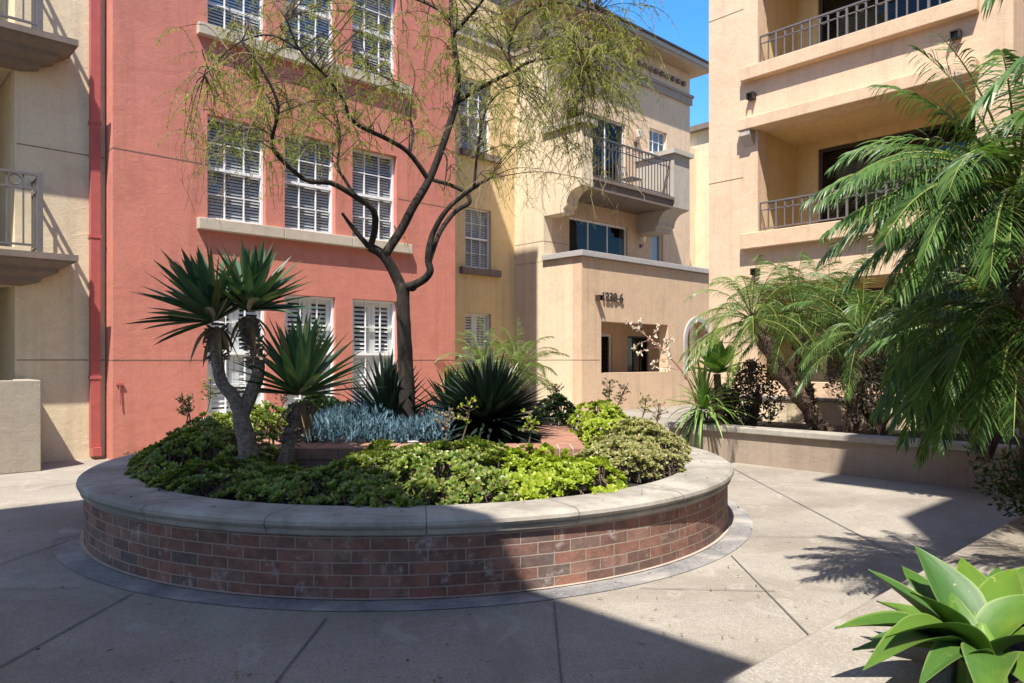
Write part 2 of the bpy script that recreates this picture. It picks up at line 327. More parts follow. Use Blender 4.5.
def window(parent, axis, c, u0, u1, z0, z1, rec=.09, cols=3, rows=4, style='blind', frame_mat='white', fw=.035, mw=.013, room=True):
    P = mapper(axis, c); f = MB(); e = .004
    u0 += e; u1 -= e; z0 += e; z1 -= e
    abox(f, P, u0, u0+fw, rec, rec+.07, z0, z1); abox(f, P, u1-fw, u1, rec, rec+.07, z0, z1)
    abox(f, P, u0+fw, u1-fw, rec, rec+.07, z1-fw, z1); abox(f, P, u0+fw, u1-fw, rec, rec+.07, z0, z0+fw)
    zm = (z0+z1)/2
    if rows > 1 and style != 'door': abox(f, P, u0+fw, u1-fw, rec-.005, rec+.06, zm-.022, zm+.022)
    for k in range(1, cols):
        u = u0 + (u1-u0)*k/cols; w = mw if style != 'door' else .04
        abox(f, P, u-w/2, u+w/2, rec+.012, rec+.05, z0+fw, z1-fw)
    if style != 'door':
        for k in range(1, rows):
            if rows % 2 == 0 and k == rows//2: continue
            z = z0 + (z1-z0)*k/rows; abox(f, P, u0+fw, u1-fw, rec+.014, rec+.048, z-mw/2, z+mw/2)
    fo = f.build('window' if style != 'door' else 'glass_door', M[frame_mat], parent)
    g = MB(); g.quad(P(u0+.01,rec+.03,z0+.01), P(u1-.01,rec+.03,z0+.01), P(u1-.01,rec+.03,z1-.01), P(u0+.01,rec+.03,z1-.01)); g.build('pane', M['dark_glass' if style in ('door', 'darkblind') else 'glass'], fo)
    if style in ('blind', 'darkblind'):
        s = MB(); z = z0+.05
        while z < z1-.03:
            t = .034
            s.quad(P(u0+.03,rec+.075,z), P(u1-.03,rec+.075,z), P(u1-.03,rec+.089,z+t), P(u0+.03,rec+.089,z+t)); z += .046
        s.build('blind', M['blind' if style == 'blind' else 'loggia_blind'], fo)
    if style == 'shutter':
        s = MB(); mid = (u0+u1)/2; zt = z1-.03; zb = zm
        for a, b in ((u0+.03, mid-.004), (mid+.004, u1-.03)):
            for (lo, hi) in ((zb, zt), (z0+.03, zb-.01)):
                abox(s, P, a, a+.07, rec+.072, rec+.10, lo, hi); abox(s, P, b-.07, b, rec+.072, rec+.10, lo, hi)
                abox(s, P, a+.07, b-.07, rec+.072, rec+.10, hi-.06, hi); abox(s, P, a+.07, b-.07, rec+.072, rec+.10, lo, lo+.06)
                z = lo+.085
                while z < hi-.07:
                    tl = .040 if hi == zt else .068
                    s.quad(P(a+.07,rec+.072,z), P(b-.07,rec+.072,z), P(b-.07,rec+.098,z+tl), P(a+.07,rec+.098,z+tl)); z += .07
        s.build('shutter', M['shutter'], fo)
    if style == 'curtain':
        s = MB(); n = 22
        for k in range(n):
            a = u0+.03+(u1-u0-.06)*k/n; b = u0+.03+(u1-u0-.06)*(k+1)/n; wa = .12+.03*(k%2); wb = .12+.03*((k+1)%2)
            s.quad(P(a,rec+wa,z0+.04), P(b,rec+wb,z0+.04), P(b,rec+wb,z1-.04), P(a,rec+wa,z1-.04))
        s.build('curtain', M['blind'], fo)
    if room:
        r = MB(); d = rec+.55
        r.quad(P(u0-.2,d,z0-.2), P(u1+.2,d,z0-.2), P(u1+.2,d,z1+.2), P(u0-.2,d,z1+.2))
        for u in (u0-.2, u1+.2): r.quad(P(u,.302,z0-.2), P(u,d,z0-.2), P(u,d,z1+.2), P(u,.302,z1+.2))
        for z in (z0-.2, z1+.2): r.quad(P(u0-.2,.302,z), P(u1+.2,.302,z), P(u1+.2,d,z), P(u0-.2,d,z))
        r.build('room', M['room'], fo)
    return fo
def strips(parent, segs, name='stucco_joint', mat='joint', w=.012):
    for (axis, c, u0, u1, z) in segs:
        m = MB(); P = mapper(axis, c); abox(m, P, u0, u1, -.003, .01, z-w/2, z+w/2); m.build(name, M[mat], parent)
def circle_pts(P, u, w, z, r, n=16): return [P(u+r*math.cos(2*math.pi*k/n), w, z+r*math.sin(2*math.pi*k/n)) for k in range(n+1)]
def ghost_boxes(mb, x0, x1, y0, y1, z1, skip, t=.25):
    # remaining outer walls and roof of a building body
    if 'back' not in skip: mb.box((x0, y1-t, 0), (x1, y1, z1))
    if 'left' not in skip: mb.box((x0, y0+.31, 0), (x0+t, y1-t-.01, z1))
    if 'right' not in skip: mb.box((x1-t, y0+.31, 0), (x1, y1-t-.01, z1))
    mb.box((x0-.02, y0-.02, z1+.003), (x1+.02, y1+.02, z1+.2))
# ================================================================ SETTING
def struct(o): o['kind'] = 'structure'; return o
g = MB(); g.quad((-150,-150,0),(150,-150,0),(150,150,0),(-150,150,0)); struct(g.build('ground', M['concrete']))
PC = W(-.806, 6.61)        # planter centre
# ---- slate border ring
def ring(mb, c, r0, r1, z, n=120, a0=0, a1=2*math.pi):
    for k in range(n):
        a, b = a0+(a1-a0)*k/n, a0+(a1-a0)*(k+1)/n
        mb.quad((c.x+r0*math.cos(a), c.y+r0*math.sin(a), z), (c.x+r1*math.cos(a), c.y+r1*math.sin(a), z), (c.x+r1*math.cos(b), c.y+r1*math.sin(b), z), (c.x+r0*math.cos(b), c.y+r0*math.sin(b), z))
m = MB(); ring(m, PC, 2.5, 2.83, .004); struct(m.build('paved_border', M['slate']))
# ---- expansion joints
M['gap'] = plain('paving_gap', (.13, .118, .102), 1)
m = MB()
def joint(a, b, w=.011, z=.0075):
    p, q = onz(*a), onz(*b); d = (q-p).normalized(); s = Vector((-d.y, d.x, 0))*w/2
    n = max(1, int((q-p).length/.25)); pts = [p+(q-p)*(i/n) for i in range(n+1)]
    off = [s*(1+.5*(R.random()-.5)) for _ in pts]
    for i in range(n):
        A, B = pts[i], pts[i+1]; m.quad((A.x-off[i].x, A.y-off[i].y, z), (B.x-off[i+1].x, B.y-off[i+1].y, z), (B.x+off[i+1].x, B.y+off[i+1].y, z), (A.x+off[i].x, A.y+off[i].y, z))
for a, b, w in [((-200,780),(133,594),.009), ((-60,585),(70,541),.010), ((326,619),(240,730),.009), ((554,603),(566,735),.009),
                ((731,556),(905,735),.009), ((722,463),(905,560),.009), ((640,589),(775,592),.006), ((745,537),(1010,541),.007),
                ((735,505),(838,507),.005), ((728,482),(862,484),.006), ((-30,590),(82,589),.005), ((80,600),(-40,604),.004), ((40,489),(140,474),.008), ((0,508),(78,499),.006)]:
    joint(a, b, w)
struct(m.build('pavement_joints', M['gap']))
# ================================================================ ROUND PLANTER
root = thing('brick_planter', 'large round red brick planter with a smooth stone cap in the courtyard', 'planter', PC)
def lathe(prof, n=160, uvs=None, c=PC):
    mb = MB(); k = len(prof); uvl = []
    for i in range(n+1):
        a = 2*math.pi*i/n
        for (r, z) in prof:
            mb.v.append((c.x+r*math.cos(a), c.y+r*math.sin(a), z)); uvl.append((a*prof[0][0], z))
    for i in range(n):
        for j in range(k-1):
            mb.f.append((i*k+j, (i+1)*k+j, (i+1)*k+j+1, i*k+j+1))
    if uvs: mb.uv = uvl
    return mb
ob = lathe([(2.64, -.02), (2.64, .345)], uvs=True).build('brick_wall', M['brick'], root)
capp = [(2.30, .30), (2.30, .432), (2.312, .443), (2.62, .447), (2.66, .443), (2.683, .428), (2.688, .408), (2.680, .392), (2.662, .385), (2.668, .372), (2.665, .355), (2.650, .346), (2.60, .345)]
lathe(capp).build('stone_cap', M['cap'], root, smooth=False)
for k in range(19):
    m = MB(); a = 2*math.pi*(k+.37)/19; d = Vector((math.cos(a), math.sin(a), 0)); t = Vector((-d.y, d.x, 0))*.003
    pr = [(2.301, .4435), (2.62, .4486), (2.661, .4446), (2.6845, .4285), (2.6895, .408), (2.6815, .391), (2.6695, .372), (2.6665, .355)]
    for i in range(len(pr)-1):
        A, B = pr[i], pr[i+1]; m.quad(PC+d*A[0]-t+Vector((0,0,A[1])), PC+d*B[0]-t+Vector((0,0,B[1])), PC+d*B[0]+t+Vector((0,0,B[1])), PC+d*A[0]+t+Vector((0,0,A[1])))
    m.build('cap_joint', M['gap'], root)
m = MB(); ring(m, PC, 2.641, 2.665, .0095); m.build('mortar_line', M['mortar'], root)
m = MB(); n = 26
for i in range(n):
    for j in range(72):
        pass
rr = [2.305*k/12 for k in range(13)]
for i in range(12):
    for j in range(72):
        def sp(r, a):
            x, y = PC.x+r*math.cos(a), PC.y+r*math.sin(a); return (x, y, .37+.05*noise.noise(Vector((x*2, y*2, 0)))+.02*noise.noise(Vector((x*9, y*9, 1))))
        a, b = 2*math.pi*j/72, 2*math.pi*(j+1)/72; m.quad(sp(rr[i],a), sp(rr[i+1],a), sp(rr[i+1],b), sp(rr[i],b))
m.build('soil', M['soil'], root)
# ---- raised brick box in the planter (camera-aligned rectangle)
bx0, bx1, by0, by1, bt = -2.28, .60, 6.0, 8.15, .58
root2 = thing('raised_brick_bed', 'raised square brick bed with flat brick coping inside the round planter', 'planter', W((bx0+bx1)/2, (by0+by1)/2, .3))
def cbox(mb, x0, x1, y0, y1, z0, z1):
    n = len(mb.v)
    for z in (z0, z1):
        for (x, y) in ((x0,y0),(x1,y0),(x1,y1),(x0,y1)): mb.v.append(tuple(W(x, y, z)))
    for q in ((3,2,1,0),(4,5,6,7),(0,1,5,4),(1,2,6,5),(2,3,7,6),(3,0,4,7)): mb.f.append(tuple(n+i for i in q))
def cap_ring(mb, pitch, gap, z0, z1, wd, grow=0.0, jz=0):
    x = bx0-.015
    while x < bx1+.0:
        x2 = min(x+pitch-gap, bx1+.015)
        for (a, b) in ((by0-.015, by0+wd), (by1-wd, by1+.015)): cbox(mb, x, x2, a, b, z0, z1+jz*R.uniform(-.002,.002))
        x += pitch
    y = by0+wd+gap
    while y < by1-wd-gap:
        y2 = min(y+pitch-gap, by1-wd-gap)
        for (a, b) in ((bx0-.015, bx0+wd), (bx1-wd, bx1+.015)): cbox(mb, a, b, y, y2, z0, z1+jz*R.uniform(-.002,.002))
        y += pitch
m = MB()
for (a,b,c_,d) in ((bx0,bx1,by0,by0+.2),(bx0,bx1,by1-.2,by1),(bx0,bx0+.2,by0+.21,by1-.21),(bx1-.2,bx1,by0+.21,by1-.21)): cbox(m, a, b, c_, d, .3, bt-.10)
m.uv = [((Vector(v[:2])-PC.xy).dot(Vector((SA,-CA)))+(Vector(v[:2])-PC.xy).dot(Vector((CA,SA))), v[2]) for v in m.v]
m.build('bed_wall', M['brick'], root2)
m = MB(); cap_ring(m, .112, .012, bt-.098, bt, .34, jz=1); m.build('coping', M['copingbrick'], root2, bevel=.006)
m = MB()
for (a,b,c_,d) in ((bx0,bx1,by0,by0+.32),(bx0,bx1,by1-.32,by1),(bx0,bx0+.32,by0+.33,by1-.33),(bx1-.32,bx1,by0+.33,by1-.33)): cbox(m, a, b, c_, d, bt-.097, bt-.006)
m.build('mortar_bed', M['mortar'], root2)
m = MB(); cbox(m, bx0+.325, bx1-.325, by0+.325, by1-.325, .38, bt-.03); m.build('soil', M['soil'], root2)
# ================================================================ PINK BUILDING
PX0, PX1, PY, PTOP = 2.70, 8.37, 10.5, 14.3
pink = thing('pink_building', 'salmon pink stucco apartment building with rows of white grid windows', 'building', (5.5, 10.5, 0))
wx = [(3.91, 4.77), (5.07, 5.93), (6.24, 7.10)]
ops = [(a, b, .50, 2.30) for a, b in wx] + [(a, b, 3.30, 4.78) for a, b in wx] + [(a, b, 6.02, 7.55) for a, b in wx] + [(a, b, 8.75, 10.25) for a, b in wx]
m = MB(); wall(m, 'Y', PY, PX0, PX1, 0, PTOP, ops); ghost_boxes(m, PX0, PX1, PY, 17.5, PTOP, ())
m.build('wall', M['pink'], pink)
for a, b in wx:
    window(pink, 'Y', PY, a, b, .50, 2.30, .05, 3, 4, 'shutter')
    window(pink, 'Y', PY, a, b, 3.30, 4.78, .09, 3, 4, 'blind'); window(pink, 'Y', PY, a, b, 6.02, 7.55, .09, 3, 4, 'blind'); window(pink, 'Y', PY, a, b, 8.75, 10.25, .09, 3, 4, 'blind')
for zt in (3.30, 6.02, 8.75):
    m = MB()
    for a, b in ((3.76, 5.02), (5.02, 6.19), (6.19, 7.36)): m.box((a+.003, PY-.10, zt-.17), (b-.003, PY+.02, zt-.01))
    m.build('sill', M['sillstone'], pink, bevel=.008)
m = MB(); m.box((3.80, PY-.07, .40), (7.3, PY+.02, .495)); m.build('sill', M['sillstone'], pink, bevel=.008)
for z in (3.32,): pass
strips(pink, [('Y', PY, PX0, 3.9, 1.3), ('Y', PY, 7.12, PX1, 1.3), ('Y', PY, PX0, 3.9, 4.06), ('Y', PY, 7.12, PX1, 4.06), ('X', PX0, PY, PY+.36, 1.3), ('X', PX0, PY, PY+.36, 4.06)])
m = MB(); xd = 2.56
m.box((xd-.055, 10.74, .16), (xd+.055, 10.842, 14.0))
for z in (1.05, 2.9, 4.4, 6.9, 9.5): m.box((xd-.068, 10.732, z), (xd+.068, 10.845, z+.04))
m.box((xd-.05, 10.66, .05), (xd+.05, 10.842, .156))
m.build('downspout', M['redpipe'], pink)
m = MB(); m.tube([(2.78, PY-.02, .98), (2.78, PY-.03, .70)], .009); m.box((2.74, PY-.03, .97), (2.82, PY+.01, 1.0)); m.build('pipe', M['redpipe'], pink)
# ================================================================ BEIGE BUILDING LEFT
BY = 10.85
beige = thing('beige_building', 'beige stucco apartment building with stacked balconies and grey iron railings at the left', 'building', (0, 10.85, 0))
ops = [(-2.4, 1.69, .0, 2.22), (-2.4, 1.69, 2.70, 4.95), (-2.4, 1.69, 5.36, 7.6)]
m = MB(); wall(m, 'Y', BY, -9, PX0-.003, 0, 14.3, ops); ghost_boxes(m, -9, PX0-.003, BY, 17.5, 14.3, ('right',))
m.box((-2.6, BY+1.601, 0), (1.9, BY+1.75, 8)); m.box((1.70, BY+.301, 0), (1.9, BY+1.6, 8)); m.box((-2.65, BY+.301, 0), (-2.41, BY+1.6, 8))
for z in (2.24, 4.97, 7.62): m.box((-2.41, BY+.301, z), (1.69, BY+1.6, z+.38))
m.build('wall', M['beige'], beige)
strips(beige, [('Y', BY, 1.71, PX0-.01, 1.3), ('Y', BY, 1.71, PX0-.01, 3.99), ('Y', BY, 1.71, PX0-.01, 6.7)])
for z0 in (2.72, 5.38):
    window(beige, 'Y', BY+1.45, -.6, 1.45, z0, z0+2.0, .05, 2, 1, 'door', 'darkmetal', room=False)
m = MB(); P = lambda p, a: (a, p[0], p[1])
for zt in (2.60, 5.27):
    prof = [(BY-.001, zt), (BY-.53, zt), (BY-.53, zt-.075), (BY-.50, zt-.08), (BY-.49, zt-.10), (BY-.40, zt-.16), (BY-.36, zt-.17), (BY-.35, zt-.22), (BY-.24, zt-.27), (BY-.20, zt-.28), (BY-.19, zt-.33), (BY-.04, zt-.37), (BY-.001, zt-.38)]
    m = MB(); n = 7
    # front run with mitred right end
    pts = []
    k = len(prof); base = len(m.v)
    for p in prof:
        off = (BY - p[0]); m.v.append((-6, p[0], p[1])); 
    for p in prof:
        off = (BY - p[0]); m.v.append((2.27-.53+off*1.0 if off > .01 else 2.27-.53, p[0], p[1]))
    for i in range(k-1): m.f.append((i, k+i, k+i+1, i+1))
    # right return: profile swept back to the wall
    b2 = len(m.v)
    for p in prof:
        off = (BY - p[0]); m.v.append((2.27-.53+(off if off > .01 else 0), BY-.001, p[1]))
    for i in range(k-1): m.f.append((k+i, b2+i, b2+i+1, k+i+1))
    slab = m.build('balcony', M['browntrim'], beige)
    r = MB(); y = BY-.46; zb = zt; top = zt+.95
    def rail_run(r, P, u0, u1, w, zb, top, pitch, tr=.016):
        r.box(P(u0, w-.02, top-.03), P(u1, w+.02, top)); r.box(P(u0, w-.014, top-.20), P(u1, w+.014, top-.178)); r.box(P(u0, w-.014, zb+.07), P(u1, w+.014, zb+.095))
        nb = max(2, int(round((u1-u0)/pitch)))
        for k in range(nb+1):
            u = u0+(u1-u0)*k/nb; r.box(P(u-.009, w-.009, zb+(.07 if 0 < k < nb else 0)), P(u+.009, w+.009, top-.03))
            if k < nb and k % 2 == 0:
                uc = u+(u1-u0)/nb/2; r.tube(circle_pts(P, uc, w, top-.104, .062), .008, 5, False)
    rail_run(r, mapper('Y', 0), -5.8, 1.87, y, zb, top, .165)
    rail_run(r, mapper('X', 0), y+.03, BY-.01, 1.87, zb, top, .14)
    r.box((1.84, y-.03, zb), (1.90, y+.03, top+.01))
    r.build('railing', M['iron_pale'], slab)
wt = thing('patio_wall', 'low grey stucco patio wall in front of the beige building at the left edge', 'wall', (0, 10.1, 0))
m = MB(); m.box((-6, 10.03, 0), (1.82, 10.2, 1.065)); m.box((1.65, 10.201, 0), (1.82, BY-.004, 1.065)); m.build('wall_body', M['grey_stucco'], wt, bevel=.01)
# ================================================================ YELLOW / TAN BUILDING
TX, TY, MY, YY, XR, TT = 13.53, 12.0, 13.3, 14.4, 20.2, 10.45
tan = thing('tan_building', 'tan and cream stucco apartment building with deep eaves, a corner balcony and an arched opening', 'building', (16, 12.6, 0))
yw = thing('yellow_building', 'yellow stucco wing with two small grid windows, recessed between the pink and tan buildings', 'building', (11, 14.4, 0))
# yellow wing
yops = [(11.81, 12.68, .75, 2.50), (11.81, 12.68, 3.66, 5.20), (11.65, 12.68, 6.65, 8.5)]
m = MB(); wall(m, 'Y', YY, PX1+.003, TX-.003, 0, TT, yops); m.box((PX1+.003, 18, 0), (TX-.003, 18.2, TT)); m.box((PX1+.003, YY-.02, TT+.003), (TX-.52, 18.2, TT+.2))
m.build('wall', M['yellow'], yw)
window(yw, 'Y', YY, *yops[0], .09, 3, 4, 'shutter'); window(yw, 'Y', YY, *yops[1], .09, 3, 4, 'blind'); window(yw, 'Y', YY, *yops[2], .09, 3, 4, 'blind')
for z in (3.66, 6.65):
    m = MB(); m.box((11.62, YY-.12, z-.18), (12.95, YY+.02, z-.01)); m.build('sill', M['browntrim'], yw, bevel=.008)
m = MB(); m.box((PX1+.01, YY-.07, 9.45), (TX-.08, YY+.02, 9.70)); m.box((PX1+.01, YY-.12, 9.70), (TX-.13, YY+.02, 9.78)); m.build('cornice', M['trim'], yw)
# tan body
m = MB()
wall(m, 'X', TX, TY+.301, YY+.3, 0, 3.85)               # ground floor side
wall(m, 'X', TX, MY, 18, 3.86, TT)                     # upper side wall
m.box((TX+.3, 18, 0), (XR, 18.2, TT)); m.box((XR-.25, MY+.302, 0), (XR, 18, TT))
m.build('side_wall', M['cream'], tan)
m = MB()
mops = [(14.5, 17.0, 4.0, 5.16), (14.4, 16.9, 5.9, 8.12), (18.05, 18.95, 6.9, 8.3), (18.15, 18.75, 4.1, 5.2), (15.5, 16.3, 0.02, 2.05), (17.0, 18.0, .9, 2.0)]
wall(m, 'Y', MY, TX+.3, XR, 0, TT, mops)
m.build('front_wall', M['peach'], tan)
window(tan, 'Y', MY, *mops[0], .06, 3, 1, 'door', room=True, fw=.06); window(tan, 'Y', MY, *mops[1], .06, 3, 1, 'door', fw=.05); window(tan, 'Y', MY, *mops[2], .08, 3, 4, 'blind')
window(tan, 'Y', MY, *mops[3], .08, 1, 1, 'curtain')
window(tan, 'Y', MY, *mops[4], .04, 1, 1, 'darkblind', fw=.08); window(tan, 'Y', MY, *mops[5], .04, 3, 1, 'darkblind', 'darkmetal', fw=.05)
# patio block
def hit_y(px, Yc):
    rx = (px-HX)/F; s = Yc/(SA-CA*rx); return s*(CA+SA*rx)
pops = [(14.27, 17.15, .97, 2.28), (18.03, 19.15, .97, 2.42)]
m = MB(); wall(m, 'Y', TY, TX, XR+1.5, 0, 3.85, pops)
ac, ar, az = 18.59, .56, 1.86     # arch spandrels
for sgn in (-1, 1):
    prof = [(ac+sgn*ar, az)] + [(ac+sgn*ar*math.cos(t), az+ar*math.sin(t)) for t in [math.pi/2*k/8 for k in range(1, 9)]] + [(ac+sgn*ar, az+ar)]
    m.prism(prof, lambda p, a: (p[0], a, p[1]), TY+.001, TY+.299)
m.box((TX+.3, TY+.3, 2.72), (XR+1.5, MY-.003, 2.88))
m.build('patio_wall', M['tan'], tan)
m = MB(); rin, rout = .50, .60
def archring(y0, y1, r0, r1):
    pts = [(ac+math.cos(t)*q, az+math.sin(t)*q) for q, seq in ((r1, [math.pi*k/16 for k in range(17)]), (r0, [math.pi*(16-k)/16 for k in range(17)])) for t in seq]
    po = [(ac+r1*math.cos(math.pi*k/16), az+r1*math.sin(math.pi*k/16)) for k in range(17)]; pi_ = [(ac+r0*math.cos(math.pi*k/16), az+r0*math.sin(math.pi*k/16)) for k in range(17)]
    for k in range(16):
        a, b, c_, d = po[k], po[k+1], pi_[k+1], pi_[k]
        m.prism([a, b, c_, d], lambda p, s: (p[0], s, p[1]), y0, y1)
    for s in (-1, 1): m.box((ac+s*r0, y0, .9), (ac+s*r1, y1, az-.001))
archring(TY-.05, TY+.02, .56, .70)
m.build('arch_surround', M['greycap'], tan)
m = MB(); m.box((TX-.09, TY-.09, 3.86), (XR+1.5, TY+.36, 4.0)); m.box((TX-.09, TY+.361, 3.86), (TX+.33, MY-.004, 4.0)); m.build('parapet_cap', M['greycap'], tan, bevel=.01)
strips(tan, [('Y', TY, TX, 14.2, 1.3), ('X', TX, TY, YY-.01, 1.3), ('X', TX, MY, YY-.01, 4.38), ('Y', MY, TX, 14.45, 4.38)])
m = MB()
m.box((TX-.06, MY-.06, 9.45), (XR+.06, MY-.002, 9.68)); m.box((TX-.10, MY-.10, 9.68), (XR+.10, MY-.002, 9.76))
m.box((TX-.06, MY, 9.45), (TX-.002, 18, 9.68)); m.box((TX-.10, MY, 9.68), (TX-.002, 18, 9.76))
m.build('cornice', M['shaded_trim'], tan)
m = MB()
for k in range(20):
    x = 14.2+k*.29
    m.box((x, MY-.10, 9.98), (x+.13, MY-.002, 10.10))
m.build('dentil', M['browntrim'], tan)
m = MB(); m.box((TX-.5, MY-.5, TT), (XR+.35, 18.4, TT+.10)); ev = m.build('eave', M['eave'], tan)
m = MB(); m.box((TX-.56, MY-.56, TT+.102), (XR+.40, 18.45, TT+.22)); m.build('fascia', M['greycap'], tan)
m = MB()
m.prism([(MY-.62, TT+.224), (MY-.62, TT+.27), (15.8, TT+1.15), (18.5, TT+.27), (18.5, TT+.224)], lambda p, a: (a, p[0], p[1]), TX-.62, XR+.45); m.build('roof', M['darkmetal'], tan)
# balcony third floor
m = MB()
m.box((TX+.42, TY+.02, 5.58), (17.42, MY-.003, 5.80)); m.box((TX+.42, TY-.03, 5.80), (17.42, MY-.003, 5.88))
bal = m.build('balcony', M['browntrim'], tan)
def sidewall(x0, x1, mat, nm):
    m = MB()
    prof = [(TY, 7.12), (TY, 5.62), (TY+.06, 5.60)] + [(TY+.10+.42*math.sin(t), 5.18+.40*math.cos(t)-.0) for t in [math.pi/2*k/6 for k in range(7)]] + [(TY+.62, 5.12), (TY+.62, 5.02), (MY-.004, 5.02), (MY-.004, 7.12)]
    m.prism(prof, lambda p, a: (a, p[0], p[1]), x0, x1); m.build(nm, M[mat], tan, fixn=True)
sidewall(TX, TX+.42, 'cream', 'balcony_pier'); sidewall(17.42, 18.2, 'trim', 'balcony_pier')
m = MB(); m.box((TX-.09, TY-.09, 7.123), (TX+.50, MY-.004, 7.27)); m.build('pier_cap', M['trim'], tan)
m = MB(); m.box((17.33, TY-.09, 7.123), (18.3, MY-.004, 7.25)); m.build('pier_cap', M['trim'], tan)
m = MB(); P = mapper('Y', TY+.12); m.box(P(TX+.43, -.02, 6.93), P(17.41, .02, 6.97)); m.box(P(TX+.43, -.015, 6.74), P(17.41, .015, 6.76)); m.box(P(TX+.43, -.015, 5.95), P(17.41, .015, 5.975))
for k in range(25):
    u = TX+.5+k*.14
    m.box(P(u-.01, -.01, 5.885), P(u+.01, .01, 6.93))
    if k % 2 == 0: m.tube(circle_pts(P, u+.07, 0, 6.85, .06, 12), .010, 4, False)
m.build('railing', M['iron'], bal)
def sconce(parent, axis, c, u, z, mat='lamp', s=1.0):
    P = mapper(axis, c); m = MB(); abox(m, P, u-.04*s, u+.04*s, -.03*s, .01, z-.14*s, z-.02*s); m.tube([P(u, -.03*s, z-.10*s), P(u, -.12*s, z-.08*s), P(u, -.12*s, z)], .012*s, 5)
    o = m.build('wall_lamp', M['darkmetal'], parent)
    g = MB(); g.tube([P(u, -.12*s, z), P(u, -.12*s, z+.06*s), P(u, -.12*s, z+.20*s), P(u, -.12*s, z+.24*s)], [.03*s, .07*s, .10*s, .05*s], 10); g.build('lamp_shade', M['lamp'], o)
sconce(tan, 'Y', MY, 17.35, 7.75, s=1.2); sconce(tan, 'Y', MY, 17.6, 4.75, s=.9)
def scupper(parent, axis, c, u, z, w=.11, h=.10, pr=.12):
    P = mapper(axis, c); m = MB()
    abox(m, P, u-w/2, u+w/2, -pr, .01, z+h/2-.02, z+h/2); abox(m, P, u-w/2, u-w/2+.015, -pr, .01, z-h/2, z+h/2-.021); abox(m, P, u+w/2-.015, u+w/2, -pr, .01, z-h/2, z+h/2-.021); abox(m, P, u-w/2+.016, u+w/2-.016, -pr+.05, .01, z-h/2, z+h/2-.022)
    m.build('wall_scupper', M['darkmetal'], parent)
scupper(tan, 'Y', TY, 14.10, 2.86, .13, .13, .16)
# house number, stand-off metal characters
def number(txt, x, z, size, parent):
    cu = bpy.data.curves.new('num', 'FONT'); cu.body = txt; cu.size = size; cu.extrude = .012; cu.offset = .006; cu.space_character = 1.0
    o = bpy.data.objects.new('tmp', cu); C.objects.link(o); dg = bpy.context.evaluated_depsgraph_get()
    me = bpy.data.meshes.new_from_object(o.evaluated_get(dg)); bpy.data.objects.remove(o)
    n = bpy.data.objects.new('house_number', me); C.objects.link(n); me.materials.clear(); me.materials.append(M['darkmetal'])
    n.rotation_euler = (rad(90), 0, 0); n.location = Vector((x, TY-.035, z)) - Vector(parent.location); n.parent = parent
number('1230-6', 14.24, 2.80, .31, tan)
# chair on the balcony
ch = thing('patio_chair', 'small dark metal chair behind the railing of the tan corner balcony', 'chair', (16.3, 12.65, 5.88))
m = MB(); cx, cy, cz = 16.3, 12.65, 5.88
m.box((cx-.22, cy-.22, cz+.42), (cx+.22, cy+.22, cz+.45)); m.build('seat', M['iron'], ch)
for sx in (-1, 1):
    for sy in (-1, 1):
        m = MB(); m.tube([(cx+sx*.2, cy+sy*.2, cz+.42), (cx+sx*.23, cy+sy*.24, cz)], .014, 5); m.build('leg', M['iron'], ch)
m = MB(); m.tube([(cx-.2, cy+.22, cz+.45), (cx-.2, cy+.32, cz+.85), (cx+.2, cy+.32, cz+.85), (cx+.2, cy+.22, cz+.45)], .014, 5)
for k in range(4): m.tube([(cx-.12+.08*k, cy+.23, cz+.45), (cx-.12+.08*k, cy+.32, cz+.85)], .008, 4)
m.build('backrest', M['iron'], ch)
# ================================================================ RIGHT BUILDING
RX, RY0, RY1 = 11.25, 2.52, 7.02
rb = thing('peach_building', 'peach stucco apartment building with long loggia balconies behind the palms at the right', 'building', (11.25, 5, 0))
rops = [(2.95, 6.1, .95, 2.55), (2.95, 6.1, 3.36, 5.12), (2.95, 6.1, 6.12, 7.95), (2.95, 6.1, 8.9, 10.7)]
m = MB(); wall(m, 'X', RX, RY0, RY1, 0, 14.0, rops)
m.box((RX+.301, RY1-.3, 0), (22, RY1, 14.0)); m.box((RX+.301, RY0, 0), (22, RY0+.3, 14.0)); m.box((21.8, RY0+.31, 0), (22, RY1-.31, 14.0)); m.box((RX, RY0, 14.003), (22, RY1, 14.2))
m.build('wall', M['peach'], rb)
m = MB()
rbops = [(3.2, 5.6, 1.0, 2.5), (3.2, 5.75, 3.0, 5.0), (3.2, 5.75, 5.9, 7.85)]
wall(m, 'X', RX+1.45, RY0+.31, RY1-.31, 0, 14.0, rbops)
for z in (2.56, 5.125, 7.96): m.box((RX+.302, RY0+.31, z), (RX+1.448, RY1-.31, z+.24))
m.box((RX+.302, 6.12, 2.81), (RX+1.448, RY1-.302, 5.12)); m.box((RX+.302, 6.12, 5.37), (RX+1.448, RY1-.302, 7.95)); m.build('loggia_wall', M['yellow'], rb)
for i, o in enumerate(rbops): window(rb, 'X', RX+1.45, *o, .05, 2, 1, 'darkblind', 'darkmetal', fw=.06)
for (z0, z1, a, b, pr) in ((5.94, 6.16, 2.9, 6.35, .14), (3.14, 3.40, 2.9, 6.35, .14), (5.11, 5.30, 2.9, 6.38, .18), (8.7, 8.92, 2.9, 6.35, .14), (7.95, 8.12, 2.9, 6.38, .16)):
    m = MB(); m.box((RX-pr, a, z0), (RX+.02, b, z1)); m.build('ledge', M['tan'], rb, bevel=.012)
m = MB(); m.prism([(RX-.16, 5.105), (RX-.16, 5.02), (RX-.06, 4.92), (RX-.003, 4.86), (RX-.003, 5.105)], lambda p, a: (p[0], a, p[1]), 6.16, 6.34); m.build('corbel', M['trim'], rb)
